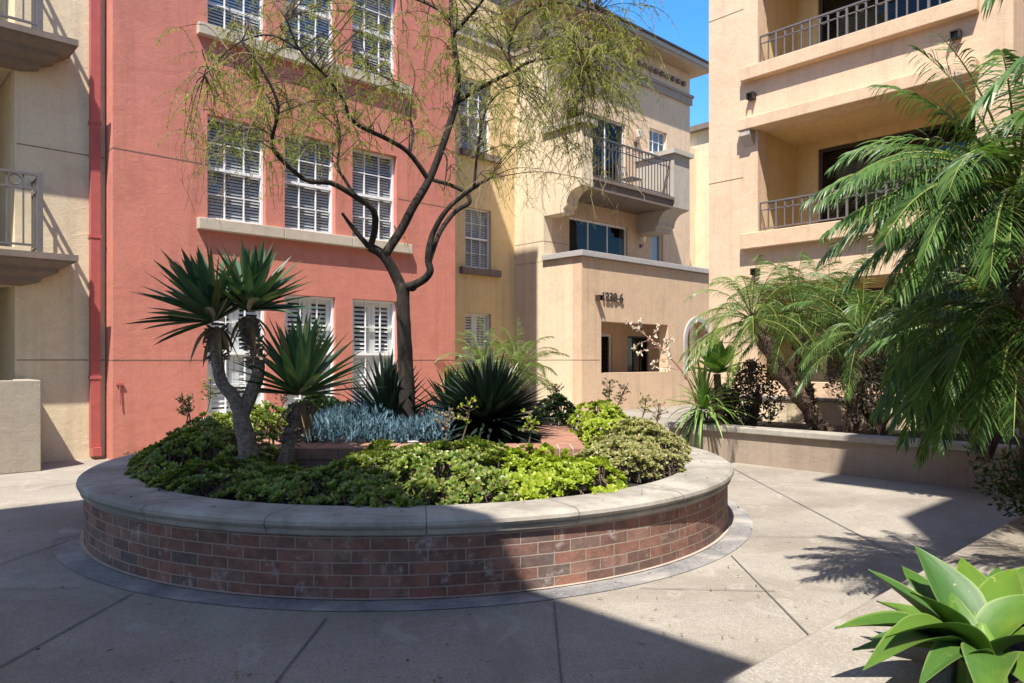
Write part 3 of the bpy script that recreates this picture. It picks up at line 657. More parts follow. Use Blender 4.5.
for zb in (3.41, 6.17):
    r = MB(); P = mapper('X', RX+.05); u0, u1 = 2.97, 6.08; top = zb+.50
    r.box(P(u0, -.018, top-.025), P(u1, .018, top)); r.box(P(u0, -.012, zb+.05), P(u1, .012, zb+.07)); r.box(P(u0, -.010, top-.14), P(u1, .010, top-.125))
    nb = 22
    for k in range(nb+1):
        u = u0+(u1-u0)*k/nb; th = .010 if k % 4 else .016
        r.box(P(u-th, -th, zb-(.0 if k % 4 == 0 else -.05)), P(u+th, th, top-.025))
        if k % 2 == 0 and k < nb: r.tube(circle_pts(P, u+(u1-u0)/nb/2, 0, top-.09, .062, 14), .013, 4, False)
    r.build('railing', M['iron_pale'], rb)
def hitx(px, X):
    rx = (px-HX)/F; s = X/(CA+SA*rx); return s*(SA-CA*rx), s
for (px, py) in ((753, 97), (957, 36), (757, 272)):
    y, s = hitx(px, RX); scupper(rb, 'X', RX, y, EYE+(HY-py)/F*s, .12, .11, .12)
strips(rb, [('X', RX, 6.36, RY1, 4.37), ('X', RX, 6.36, RY1, 7.2), ('X', RX, 6.12, RY1, 1.6)])
# far building
fb = thing('cream_building', 'distant cream stucco building glimpsed in the gap between the tan and peach buildings', 'building', (24, 15, 0))
m = MB(); wall(m, 'X', 24, 12.5, 18, 0, 9.9); m.box((24.3, 12.5, 0), (30, 12.8, 9.9)); m.box((24.3, 17.7, 0), (30, 18, 9.9)); m.box((23.4, 15.55, 0), (23.998, 17.5, 9.3)); m.build('wall', M['cream'], fb)
m = MB(); m.box((23.75, 12.3, 9.903), (30.2, 18.2, 10.1)); m.build('roof', M['browntrim'], fb)
# buildings behind the camera: they throw the courtyard's big shadows
b1 = thing('grey_building', 'tall plain stucco building behind the viewer at the left, outside the photo', 'building', (-5, 2, 0))
# ================================================================ LOW PLANTER WALLS RIGHT
LX = 8.4
lw = thing('low_planter_wall', 'long low stucco planter wall with a stone coping below the small palms', 'planter', (LX, 4, 0))
m = MB(); m.box((LX, -1, 0), (LX+.16, 5.86, .38)); m.box((LX+.161, 5.70, 0), (RX-.01, 5.86, .38)); m.build('wall_body', M['planterwall'], lw)
m = MB(); m.box((LX-.05, -1, .381), (LX+.24, 5.91, .455)); m.box((LX+.241, 5.64, .381), (RX-.01, 5.91, .455)); m.build('coping', M['cap'], lw, bevel=.012)
m = MB(); m.box((LX+.162, -1, .1), (10.55, 5.69, .36)); m.build('soil', M['soil'], lw)
uw = thing('upper_planter_wall', 'pale upper retaining wall striped by palm shadows, behind the small palms', 'wall', (10.6, 4, 0))
m = MB(); m.box((10.56, -1, 0), (10.72, 6.6, .70)); m.build('wall_body', M['beige'], uw); m = MB(); m.box((10.53, -1, .701), (10.78, 6.62, .745)); m.build('coping', M['cap'], uw, bevel=.008)
nw = thing('near_planter_wall', 'broad pale concrete planter ledge beside the large green rosette in the near right corner', 'planter', (5, .9, 0))
m = MB(); m.box((-.2, .86, 0), (LX-.004, 1.0, .37)); m.build('wall_body', M['planterwall'], nw)
m = MB(); m.box((-.25, .66, .371), (LX-.06, 1.04, .45)); m.build('coping', M['concrete'], nw, bevel=.012)
m = MB(); m.box((.25, -3.5, .05), (LX-.004, .655, .37)); m.build('soil', M['soil'], nw)
b1m = MB(); b1m.box((-13, -.95, 0), (-1.59, 5.06, 9.0)); b1m.build('wall', M['beige'], b1)
b1m = MB(); b1m.box((-13.2, -1.1, 9.003), (-1.6, 5.05, 9.02)); b1m.build('roof', M['browntrim'], b1)
b2 = thing('right_shadow_building', 'unseen building added behind the viewer at the right, shaped to throw the right-hand shadows', 'building', (6, -4, 0))  # added unseen block, its roof slab sized for the shadow edges at the right
m = MB(); m.box((1.0, -14, 0), (16, -1.0, 11.0)); m.build('wall', M['peach'], b2)
m = MB(); m.box((2.25, -14, 11.003), (16.5, .29, 11.2)); m.build('roof', M['browntrim'], b2)
# ================================================================ PLANTS
def rdir(el0, el1, az=None):
    a = R.uniform(0, 2*math.pi) if az is None else az; e = rad(R.uniform(el0, el1))
    return Vector((math.cos(a)*math.cos(e), math.sin(a)*math.cos(e), math.sin(e)))
def rosette(mb, c, n, L, Wd, els, prof, droop=.3, fold=.5, jit=.15, lift=.0, axis=None):
    rot = Vector((0,0,1)).rotation_difference(Vector(axis).normalized()).to_matrix() if axis else None
    c = Vector(c); ga = 2.39996
    for i in range(n):
        t = (i+.5)/n; el = (els[0] + (els[1]-els[0])*(t**.9) if n < 200 else math.degrees(math.asin(math.sin(rad(els[0]))+(math.sin(rad(els[1]))-math.sin(rad(els[0])))*t))) + R.uniform(-6, 6)
        a = i*ga + R.uniform(-.15, .15); e = rad(el)
        d = Vector((math.cos(a)*math.cos(e), math.sin(a)*math.cos(e), math.sin(e)))
        side = Vector((-math.sin(a), math.cos(a), 0)) + Vector((R.uniform(-.2,.2), R.uniform(-.2,.2), R.uniform(-.2,.2)))
        if rot: d = rot @ d; side = rot @ side
        mb.blade(c + Vector((0,0,lift*t)) + d*.02, d, side, L*R.uniform(1-jit, 1+jit), Wd*R.uniform(.85, 1.1), prof, droop*R.uniform(.4, 1.3)*(1 if el < 60 else .3), fold)
SW = (.55, .9, 1.0, .92, .62, .02)
# ---- branching yucca A and single-headed B
def px_path(pts): return [at(x, y, d) for x, y, d in pts]
def smooth(pts, n=4):
    out = []
    for i in range(len(pts)-1):
        p0, p1, p2, p3 = pts[max(i-1,0)], pts[i], pts[i+1], pts[min(i+2, len(pts)-1)]
        for k in range(n):
            t = k/n; out.append(.5*((2*p1)+(p2-p0)*t+(2*p0-5*p1+4*p2-p3)*t*t+(3*p1-p0-3*p2+p3)*t**3))
    out.append(pts[-1]); return out
def lerp_r(rs, n): 
    k = len(rs)-1; return [rs[min(int(i/(n-1)*k), k-1)] + (rs[min(int(i/(n-1)*k), k-1)+1]-rs[min(int(i/(n-1)*k), k-1)])*(i/(n-1)*k-min(int(i/(n-1)*k), k-1)) for i in range(n)]
def limb(mb, pts, rs, sides=10, jit=.12, n=5):
    s = smooth([Vector(p) for p in pts], n); mb.tube(s, lerp_r(rs, len(s)), sides, True, jit)
ya = thing('branching_yucca', 'two-headed dark green yucca with a forked grey trunk at the left of the planter', 'plant', onz(252, 478, .40), 'yuccas in the round planter')
m = MB(); D = 5.35
limb(m, px_path([(254,486,D),(250,462,D),(246,440,D),(240,412,D)]), [.090,.072,.066,.060], 12)
limb(m, px_path([(242,418,D),(233,396,D-.02),(222,382,D-.04),(217,358,D-.05),(217,330,D-.05)]), [.054,.047,.044,.043,.050], 10, .2)
limb(m, px_path([(240,420,D),(250,396,D+.03),(258,372,D+.04),(255,345,D+.05),(248,318,D+.05)]), [.054,.049,.047,.045,.052], 10, .2)
# ragged old leaf bases
for (p, q) in (((217,358),(217,328)), ((257,362),(248,320))):
    for k in range(120):
        t = R.random(); c = at(p[0]+(q[0]-p[0])*t, p[1]+(q[1]-p[1])*t, D); d = rdir(-50, 40); m.blade(c+d*.045, (d+Vector((0,0,.3))), d.orthogonal(), R.uniform(.03,.06), .03, (1,.8,.3))
m.build('trunk', M['bark_pale'], ya)
def dead(c, par, n=16):
    m = MB()
    for k in range(n):
        d = rdir(-60, -5); m.blade(Vector(c)+d*.03, d, d.cross(Vector((0,0,1))), R.uniform(.12, .34), .035, SW, R.uniform(.6, 1.8), .3)
    m.build('dead_leaves', M['deadleaf'], par)
M['deadleaf'] = leafm('dead_leaves_mat', [(.16, .10, .05), (.26, .18, .09), (.32, .26, .12)], .8, .1, .2)
dead(at(216, 326, D-.05), ya); dead(at(249, 316, D+.05), ya)
m = MB(); c = at(215, 322, D-.05); rosette(m, c, 70, .52, .066, (8, 84), SW, .22, .45, axis=tuple(W(-.42, -.12, 1.0))); m.build('leaf_rosette', M['yucca'], ya)
m = MB(); c = at(249, 312, D+.05); rosette(m, c, 78, .48, .066, (10, 85), SW, .18, .45, axis=tuple(W(.16, -.1, 1.0))); m.build('leaf_rosette', M['yucca'], ya)
yb = thing('single_yucca', 'single-headed green yucca on a short slanting trunk beside the forked one', 'plant', onz(282, 478, .40), 'yuccas in the round planter')
m = MB(); limb(m, px_path([(279,488,5.5),(284,462,5.5),(292,434,5.5),(300,404,5.5)]), [.058,.050,.046,.054], 12, .2)
for k in range(130):
    t = R.random(); c = at(290+12*t, 440-36*t, 5.5); d = rdir(-50, 40); m.blade(c+d*.045, (d+Vector((0,0,.3))), d.orthogonal(), R.uniform(.03,.07), .03, (1,.8,.3))
m.build('trunk', M['bark_pale'], yb)
dead(at(301, 402, 5.5), yb, 20)
m = MB(); rosette(m, at(301, 396, 5.5), 82, .58, .066, (8, 85), SW, .18, .45); m.build('leaf_rosette', M['yucca'], yb)
# ---- agaves
def agave(name, label, base, n, L, Wd, mat, els=(-22, 85), droop=.12, lift=.25, prof=(.7,1.0,.95,.8,.5,.02), fold=.4, group=None):
    t = thing(name, label, 'plant', base, group); m = MB(); rosette(m, base, n, L, Wd, els, prof, droop, fold, .12, lift); m.build('leaf_rosette', M[mat], t); return t
ZB = bt-.03
agave('spiky_agave', 'large dark globe-shaped agave with dense narrow spiky leaves right of the tree trunk', W(-.22, 6.95, ZB+.14), 430, .62, .066, 'agave_dark', (-24, 84), .08, .05)
agave('dark_agave', 'smaller dark agave standing behind the blue succulents, left of the tree trunk', W(-1.22, 7.2, ZB+.06), 95, .60, .065, 'agave_dark', (0, 86), .12, .15)
agave('small_agave', 'small green-leaved agave half hidden between the tree trunk and the big dark agave', W(-.62, 7.75, ZB+.05), 60, .50, .09, 'darkgreen', (5, 85), .12, .1)
# ---- blue chalk sticks (ground cover)
m = MB()
def hump(x, y):
    return .22+.14*noise.noise(Vector((x*1.5, y*1.5, 3)))
for k in range(5200):
    x = R.uniform(-1.92, -.55); y = R.uniform(6.38, 7.5)
    p = W(x, y, ZB+R.uniform(.0, 1.0)*hump(x, y)+.02); edge = min(1, (y-6.3)/.3)
    d = rdir(35, 88); m.blade(p, d, rdir(-90, 90), R.uniform(.05, .10), .011, (1, 1, .85, .1), 0)
o = m.build('blue_succulent_cover', M['senecio']); o['kind'] = 'stuff'; o['label'] = 'mass of blue finger-like succulents in the raised bed'
m = MB(); m.box((0,0,0),(0.001,0.001,0.001))
# ---- succulent mounds
def mound(name, label, blobs, mat, dens=260, leaf=.034, nleaf=9, stalks=(), stems=True, group=None, flat=.35, clear=True):
    """blobs: (camx, depth, rx, ry, ztop, zbase)"""
    b0 = blobs[0]; t = thing(name, label, 'plant', W(b0[0], b0[1], .38), group); m = MB(); st = MB()
    for (x0, y0, rx, ry, zt, zb) in blobs:
        nn = int(dens*rx*ry*math.pi)
        for k in range(nn):
            a = R.uniform(0, 2*math.pi); q = math.sqrt(R.random())*1.0; x = x0+rx*q*math.cos(a); y = y0+ry*q*math.sin(a)
            p2 = W(x, y); r = (p2.xy-PC.xy).length
            if clear:
                if r > 2.36: continue
                if bx0-.02 < x < bx1+.02 and by0-.02 < y < by1+.02 and zt < .8: 
                    if not (by0-.02 < y < by0+.06 and R.random() < .0): continue
            prof = math.sqrt(max(0, 1-q**2.6)); lump = .10*noise.noise(Vector((p2.x*3.1, p2.y*3.1, zt)))+.035*noise.noise(Vector((p2.x*8, p2.y*8, 2)))
            if clear: prof = min(prof, .25+max(0, 2.36-r)*2.2)
            z = zb+(zt-zb)*prof+lump; 
            if noise.noise(Vector((p2.x*5.5, p2.y*5.5, 7))) < -.24: continue
            if R.random() < .25: z -= R.uniform(.02, .12)
            z = max(z, zb+.02); c = W(x, y, z)
            # outward facing axis
            ax = Vector(((p2.x-W(x0,y0).x)/rx*.7, (p2.y-W(x0,y0).y)/ry*.7, .9)) + rdir(-90, 90)*.35; ax.normalize()
            u = ax.orthogonal().normalized(); v = ax.cross(u); s = leaf*R.uniform(.6, 1.45); ph = R.random()*6
            for i in range(nleaf):
                an = ph+i*2.4; el = flat+.9*(i/nleaf); d = (u*math.cos(an)+v*math.sin(an))*math.cos(el)+ax*math.sin(el)
                m.blade(c, d, ax.cross(d), s*(1.15-.5*i/nleaf), s*.62, (.35, .9, 1.0, .45), .0)
            if stems and R.random() < .30:
                b = W(x+R.uniform(-.05,.05), y+R.uniform(-.05,.05), zb-.02); st.tube([b, (b+c)/2+rdir(-20,20)*.03, c], .005, 4, False)
    if stems:
        for (x0, y0, rx, ry, zt, zb) in blobs:
            for k in range(int(60*rx*ry*3)):
                a = R.uniform(0, 2*math.pi); x, y = x0+rx*R.uniform(.5,1)*math.cos(a), y0+ry*R.uniform(.5,1)*math.sin(a); b = W(x, y, zb+.01)
                if clear and (b.xy-PC.xy).length > 2.24: continue
                d = rdir(5, 60); st.tube([b, b+d*R.uniform(.06,.16)], [.005,.003], 4, False)
    f = m.build('foliage', M[mat], t)
    if stems: st.build('stems', M['twig'], t)
    for (px, py0, py1, d, lean, mm) in stalks:
        s = MB(); b = at(px, py0, d); e = at(px+lean, py1, d); mid = (b+e)/2+Vector((.02,0,0)); s.tube(smooth([b, mid, e], 4), .006, 5)
        fl = MB(); L = (e-b).length
        for k in range(26):
            tt = R.uniform(.35, 1.0); c = b.lerp(e, tt); dd = rdir(0, 50); q = c+dd*(.02+.09*(1-abs(tt-.75)))*R.uniform(.3,1); s.tube([c, q], .0025, 3, False)
            for j in range(4): fl.blade(q, rdir(-20, 90), rdir(-90, 90), .022, .014, (.5, 1, .4))
        so = s.build('flower_stalk', M['twig'], t); fl.build('buds', M[mm], so)
    return t
mound('green_succulent_bush', 'sprawling mid-green succulent mound filling the left side of the round planter',
      [(-2.35, 5.85, .62, .70, .70, .42), (-2.60, 6.75, .52, .75, .80, .42), (-2.55, 7.4, .55, .55, .82, .42), (-2.05, 5.1, .50, .42, .55, .40), (-2.6, 6.1, .6, .5, .66, .40)], 'green_cover', 520, .036,
      stalks=[(207, 412, 378, 7.2, 3, 'green_cover'), (186, 424, 396, 6.8, 2, 'paletwig'), (190, 428, 400, 6.6, -6, 'green_cover'), (278, 412, 390, 7.6, 10, 'twig')])
mound('front_succulent_bush', 'wide mid-green succulent mound along the shaded front rim of the planter',
      [(-1.35, 5.05, .55, .62, .54, .40), (-.75, 5.10, .62, .85, .64, .40), (-.30, 5.2, .52, .80, .63, .40), (-.75, 5.62, .60, .36, .62, .40), (-1.75, 5.25, .35, .40, .52, .40)], 'green_cover', 600, .036,
      stalks=[(462, 440, 402, 6.1, 8, 'chartreuse'), (446, 440, 414, 6.1, -2, 'paletwig')])
mound('chartreuse_succulent', 'bright yellow-green succulent mound in full sun at the front right of the planter',
      [(.10, 5.15, .46, .60, .60, .41), (.42, 5.15, .38, .50, .56, .41), (.16, 5.6, .40, .34, .57, .41)], 'chartreuse', 700, .036,
      stalks=[(527, 452, 412, 5.8, 4, 'chartreuse')])
mound('variegated_shrub', 'cream-variegated shrub mound at the right end of the round planter',
      [(.98, 6.0, .42, .62, .66, .42), (1.15, 6.55, .40, .70, .72, .42), (.80, 5.65, .36, .36, .60, .42)], 'variegated', 900, .028, 8)
mound('yellow_green_bush', 'yellow-green leafy mound behind the variegated shrub, at the back right of the planter',
      [(.88, 7.45, .32, .62, .86, .42), (1.12, 7.2, .36, .60, .76, .42), (.80, 6.7, .26, .5, .74, .42)], 'chartreuse', 560, .034,
      stalks=[(606, 415, 380, 7.6, 4, 'variegated'), (612, 415, 386, 7.4, 14, 'paletwig'), (640, 425, 398, 7.2, 6, 'variegated'), (655, 430, 405, 7.2, 4, 'paletwig')])
mound('round_dark_bush', 'small dark green bush at the back corner of the raised brick bed', 
      [(.52, 8.35, .30, .34, .92, .42)], 'darkgreen', 1500, .036, stalks=[(557, 402, 386, 8.3, -2, 'paletwig')])
mound('back_green_bush', 'dark green bush on the far side of the planter behind the two yucca trunks',
      [(-2.05, 7.9, .45, .38, .90, .42)], 'darkgreen', 1000, .04, clear=False)
# red-leaved flowering spurge and small dark plants near the yucca B
t = thing('small_dark_rosette', 'small spiky dark plant at the foot of the single-headed yucca', 'plant', W(-1.85, 6.8, ZB)); m = MB(); rosette(m, W(-1.85, 6.75, ZB), 60, .28, .018, (5, 85), (1,.9,.6,.02), .2, 0); m.build('leaf_rosette', M['darkshrub'], t)
# ---- foreground foxtail agave
fa = thing('foxtail_agave', 'big pale green broad-leaved rosette in the near right corner', 'plant', at(975, 662, 2.0))
core = at(982, 668, 2.0)
def bigleaf(tip, Wd, up, seed, thick=.012, bend=.06, cup=.35):
    m = MB(); b = core.copy(); tip = Vector(tip); d = tip-b; L = d.length; up = Vector(up); side = d.cross(up).normalized(); nrm = side.cross(d).normalized()
    ns, nc = 18, 8; uv = []; 
    for sgn in (1, -1):
        for i in range(ns+1):
            t = i/ns; w = Wd*(.34+.66*math.sin(min(1, t/.50)*math.pi/2)) if t < .50 else Wd*max(0, 1-((t-.50)/.50)**1.45)
            w *= .50; p = b+d*t+side*(.018*math.sin(3.1*t+seed*2))+nrm*(bend*L*math.sin(math.pi*t)*1.0)
            for j in range(nc+1):
                s = j/nc*2-1; q = p+side*(w*s)+nrm*(cup*w*(s*s) - sgn*thick*.5*(1-abs(s)**2)*(1-t*.75))
                m.v.append(tuple(q+nrm*(.004*noise.noise(Vector((s*2, t*4, seed)))))); uv.append((j/nc, t+seed))
    o = (ns+1)*(nc+1)
    for k in (0, o):
        for i in range(ns):
            for j in range(nc):
                a = k+i*(nc+1)+j; f = (a, a+1, a+nc+2, a+nc+1); m.f.append(f if k else f[::-1])
    m.uv = uv; m.build('leaf', M['attenuata'], fa, smooth=True)
LV = [((914,545,2.28),.150,0,.0), ((868,570,2.12),.125,0,.02), ((964,557,2.42),.125,0,.0), ((838,630,1.86),.12,0,.10), ((856,668,1.62),.11,0,.08),
      ((893,640,1.66),.10,0,.10), ((1022,570,2.25),.125,0,.08), ((1050,592,2.1),.125,0,.12), ((1060,640,1.85),.12,0,.12), ((1040,560,2.45),.11,0,.05), ((905,566,2.45),.10,0,.03), ((995,566,2.5),.10,0,.02), ((852,650,1.95),.095,0,.09), ((1000,600,2.15),.085,0,.05), ((948,592,2.15),.085,0,.03), ((1040,700,1.62),.13,0,.10), ((925,690,1.62),.09,0,.10),
      ((905,590,1.9),.10,0,.05), ((1000,720,1.5),.12,0,.1), ((880,600,2.25),.11,0,.06), ((1000,610,2.4),.13,0,.1), ((930,600,2.35),.12,0,.08), ((870,640,2.1),.11,0,.1)]
for i, (tp, wd, _, bd) in enumerate(LV):
    tip = at(*tp); d = (tip-core).normalized()
    out = Vector((d.x, d.y, 0)).normalized() if Vector((d.x, d.y)).length > .05 else Vector((1,0,0))
    up = Vector((0,0,1)) if d.z < .8 else W(0, -1)
    # leaf's upper face looks toward the axis/up
    up = Vector((0,0,1)) - out*.55*(1 if d.z > .2 else 0)
    bigleaf(tip, wd, up, i*1.7, .016, bd*.9+.03, .42)
m = MB(); m.tube([core-Vector((0,0,.18)), core-Vector((0,0,.06)), core+Vector((0,0,.05)), core+Vector((0,0,.12))], [.05,.065,.05,.01], 12); m.build('stem', M['attenuata_far'], fa)
# ---- palms
def frond(origin, az, el, L, droop, nl=34, lw=.016, ll=.24, mat='palm', parent=None, ri=None, curl=.95):
    m = MB(); o = Vector(origin); e = rad(el); d = Vector((math.cos(az)*math.cos(e), math.sin(az)*math.cos(e), math.sin(e)))
    pts = [o]; n = 16; cur = d.copy()
    for i in range(n):
        cur = (cur+Vector((0,0,-droop/n*(.5+i/n)))).normalized(); pts.append(pts[-1]+cur*(L/n))
    side0 = Vector((-math.sin(az), math.cos(az), 0)); tw = R.uniform(-.35, .35)
    for k in range(nl):
        t = .16+.84*(k+.5)/nl; f = t*n; i = min(int(f), n-1); p = pts[i].lerp(pts[i+1], f-i); tan_ = (pts[i+1]-pts[i]).normalized()
        nrm = side0.cross(tan_).normalized()
        if nrm.z < 0: nrm = -nrm
        l = ll*(math.sin(min(1, (t-.1)/.45)*math.pi/2)*(1-.72*max(0, (t-.5)/.5)**1.3))
        for sg in (-1, 1):
            s = (side0*sg+nrm*tw*sg)
            dd = (s*.85+tan_*(.42+.7*t*t+R.uniform(-.12,.12))+nrm*R.uniform(-.1,.38)+Vector((0,0,-.15))).normalized()
            m.blade(p+dd*.004, dd, tan_.cross(dd)+tan_*.6, l*R.uniform(.82, 1.12), lw*R.uniform(.8,1.15), (.55, 1.0, .8, .5, .03), curl*R.uniform(.6,1.5))
    ro = None
    fo = m.build('frond', M[mat], parent)
    r = MB(); r.tube(pts, [.009*(1-.85*i/n) for i in range(n+1)], 5, False); r.build('rachis', M['rachis'], fo)
    return fo
def palm(name, label, base, top, tr, nf, L, mat='palm', els=(-35, 80), droop=(1.0, 1.9), nl=32, lw=.014, ll=.22, group=None, az0=0, azr=2*math.pi, bend=.12):
    t = thing(name, label, 'palm', base, group); base = Vector(base); top = Vector(top); m = MB()
    mid = (base+top)/2+Vector((0,0,-bend*(top-base).length*.5)); pts = smooth([base-Vector((0,0,.05)), mid, top], 8)
    m.tube(pts, [tr*(1.0+.25*math.sin(i*2.1)) for i in range(len(pts))], 10, True, .35)
    for k in range(int(220*(top-base).length/1.0)):
        i = R.randrange(len(pts)-1); c = pts[i].lerp(pts[i+1], R.random()); d = rdir(-30, 50); m.blade(c+d*tr*.9, d+Vector((0,0,.5)), d.orthogonal(), R.uniform(.03,.07), .025, (1,.8,.2))
    m.build('trunk', M['palm_bark'], t)
    for i in range(nf):
        q = (i+.5)/nf; el = els[0]+(els[1]-els[0])*q+R.uniform(-8, 8); az = az0+i*2.39996 if azr > 6 else az0+R.uniform(-azr/2, azr/2)
        frond(top+Vector((0,0,.04*q)), az, el, L*R.uniform(.85, 1.12), R.uniform(*droop)*(1.1 if el > 20 else .7), nl, lw, ll, mat, t)
    return t
# near palms at the right edge
camleft = math.atan2(CA, -SA)   # azimuth of camera-left direction (W(-1,0))
np_ = palm('large_palm', 'large overhanging green palm whose long fronds fill the right edge', W(2.75, 3.75, .36), at(1018, 190, 3.45), .06, 30, .82, 'palm', (-30, 60), (1.1, 2.0), 46, .0105, .24, 'palms at the right')
np2 = palm('drooping_palm', 'lower palm with dark drooping fronds hanging over the planter ledge at the right', W(3.1, 4.15, .36), at(1022, 335, 3.9), .06, 28, .95, 'palm', (-25, 60), (1.2, 2.2), 46, .0108, .25, 'palms at the right')
palm('shading_palm', 'unseen palm added beyond the right edge of the view to shade the planter ledge', Vector((2.85, -.35, .36)), Vector((2.72, -.12, 2.25)), .06, 36, .88, 'palm', (-30, 70), (1.1, 2.0), 40, .012, .24, 'palms at the right')  # added out of view so that its crown shades the near ledge
# aimed fronds toward the camera-left, where the crowns reach furthest
def aim(parent, top, deg, el, L, dr, mat='palm'): frond(top, camleft+rad(deg), el, L, dr, 48, .0108, .26, mat, parent)
T1, T2 = at(1018, 190, 3.45), at(1022, 335, 3.9); LQ = 0
for deg, el, L, dr in ((0, 22, 1.0, 1.1), (10, 6, 1.05, .8), (-14, 30, 1.0, 1.3), (24, 14, 1.0, 1.4), (-28, 10, .95, 1.2), (40, 30, .95, 1.7), (5, 36, .95, 1.6), (-10, -8, .9, 1.0), (18, -14, .9, 1.1), (30, -5, .9, 1.4), (-40, 62, .9, 1.0), (-20, 70, .85, .9), (20, 66, .85, 1.0), (50, 60, .8, 1.3), (-50, 45, .9, 1.0), (14, 26, 1.0, 1.2), (34, 10, 1.0, 1.5), (48, 0, .9, 1.6)): aim(np_, T1, deg, el, L, dr)
for deg, el, L, dr in ((8, 30, .95, 2.2), (22, 16, .95, 2.2), (-6, 14, .85, 1.8), (35, 30, 1.0, 2.3), (48, 15, .95, 2.3), (60, 30, .95, 2.4), (15, 40, .95, 2.0), (75, 25, .9, 2.4), (90, 40, .9, 2.4), (0, 0, .9, 1.7), (14, 2, 1.0, 1.9), (28, 2, 1.0, 2.0), (42, 8, 1.0, 2.1), (-16, 2, .9, 1.6)): aim(np2, T2, deg, el, L, dr)
# middle group of small palms in the low planter
sb = onz(830, 434, .36)
palm('leaning_palm', 'small palm with a dark trunk leaning left out of the low planter', sb, at(752, 322, 9.3), .085, 34, 1.05, 'palm_yellow', (-25, 80), (1.2, 2.2), 38, .010, .24, 'small palms in the low planter')
palm('middle_palm', 'upright small palm in the middle of the low planter group', onz(815, 432, .36), at(795, 320, 9.6), .085, 34, 1.05, 'palm', (-25, 80), (1.2, 2.2), 38, .010, .25, 'small palms in the low planter')
palm('right_small_palm', 'dense dark small palm at the right of the low planter group', onz(850, 436, .36), at(862, 335, 9.0), .09, 34, 1.15, 'palm', (-30, 80), (1.3, 2.2), 40, .010, .26, 'small palms in the low planter')
palm('back_small_palm', 'small palm nearest the peach wall behind the others', W(5.0, 10.0, .36), W(4.3, 9.9, 1.85), .08, 26, 1.1, 'palm', (-10, 80), (1.2, 2.0), 38, .010, .25, 'small palms in the low planter')
# palms by the yellow wall
palm('left_garden_palm', 'pale green feathery palm below the yellow wing, left one', W(-.30, 13.2, 0), W(-.52, 13.2, 1.05), .07, 34, 1.0, 'palm_yellow', (0, 85), (1.4, 2.3), 38, .010, .22, 'feathery palms by the yellow wing')
palm('right_garden_palm', 'pale green feathery palm beside the tan corner, right one', W(.15, 14.5, 0), W(.12, 14.5, 1.0), .07, 34, 1.05, 'palm_yellow', (0, 85), (1.4, 2.3), 38, .010, .22, 'feathery palms by the yellow wing')
# ---- right planter plants
t = thing('stemmed_rosette', 'pale green succulent rosette on a stem above the low planter wall', 'plant', onz(718, 428, .38)); b = at(720, 420, 9.7); c = at(717, 374, 9.7)
m = MB(); m.tube(smooth([b-Vector((0,0,.1)), (b+c)/2, c], 4), .05, 8); m.build('stem', M['palm_bark'], t)
m = MB(); rosette(m, c, 26, .42, .20, (8, 82), (.5,.9,1.0,.85,.5,.02), .1, .3, .1, .06); m.build('leaf_rosette', M['attenuata_far'], t)
t = thing('strappy_plant', 'spidery plant with long thin arching leaves spilling over the low planter wall', 'plant', onz(703, 426, .38)); c = at(703, 412, 9.7)
m = MB(); rosette(m, c, 95, .62, .032, (-5, 85), (.6,1,.95,.8,.5,.02), 1.5, .3, .25, .08); m.build('leaf_rosette', M['attenuata_far'], t)
m = MB()
for k in range(16):
    d = (Vector((-1, R.uniform(-.6,.6), .3))).normalized(); m.blade(c, d, d.cross(Vector((0,0,1))), R.uniform(.5,.85), .04, (.6,1,1,.9,.6,.02), 3.0, .25)
m.build('hanging_leaf', M['darkgreen'], t)
t = thing('flower_stalk', 'bare pinkish branching flower stalk leaning left in front of the tan wall', 'plant', at(697, 405, 9.6)); m = MB(); fl = MB()
sp = smooth([at(697,405,9.6), at(688,380,9.5), at(668,355,9.4), at(645,335,9.3), at(627,321,9.2)], 6); m.tube(sp, [.016*(1-.75*i/(len(sp)-1)) for i in range(len(sp))], 6)
for (px, py, dx, dy) in ((672,358,-20,6),(672,358,-6,-16),(660,347,-22,6),(655,344,2,-18),(680,370,-26,-2),(650,340,-16,8),(638,330,3,-10),(664,350,10,-12),(676,364,-14,-14)):
    a = at(px, py, 9.4); b = at(px+dx, py+dy, 9.35); m.tube([a, (a+b)/2+Vector((0,0,.02)), b], .004, 4)
    for k in range(7):
        q = a.lerp(b, R.uniform(.4, 1.05))+rdir(-90,90)*.02
        for j in range(4): fl.blade(q, rdir(-90, 90), rdir(-90,90), .035, .022, (.6,1,.4))
for k in range(30):
    q = sp[R.randrange(12, len(sp))]+rdir(-90,90)*.02
    for j in range(3): fl.blade(q, rdir(-90,90), rdir(-90,90), .03, .02, (.6,1,.4))
so = m.build('stalk', M['budpink'], t); fl.build('buds', M['bud'], t)
def bush(name, label, c, rx, ry, rz, n, mat, leaf, group=None):
    t = thing(name, label, 'shrub', (c.x, c.y, .38), group); m = MB(); s = MB(); b = Vector((c.x, c.y, .36))
    for k in range(26):
        e = c+Vector((R.uniform(-.7,.7)*rx, R.uniform(-.7,.7)*ry, R.uniform(-.3,.8)*rz)); s.tube([b+rdir(0,0)*.05, (b+e)/2+rdir(-20,20)*.06, e], [.012,.008,.004], 5, False)
    for k in range(n):
        d = rdir(-90, 90); r = R.random()**.45; p = c+Vector((d.x*rx*r, d.y*ry*r, d.z*rz*r)); 
        if noise.noise(p*3.2) < -.18: continue
        m.blade(p, rdir(-30, 80), rdir(-90, 90), leaf*R.uniform(.7,1.3), leaf*.42, (.3,1,.8,.05), .2)
    s.build('stems', M['twig'], t); m.build('foliage', M[mat], t)
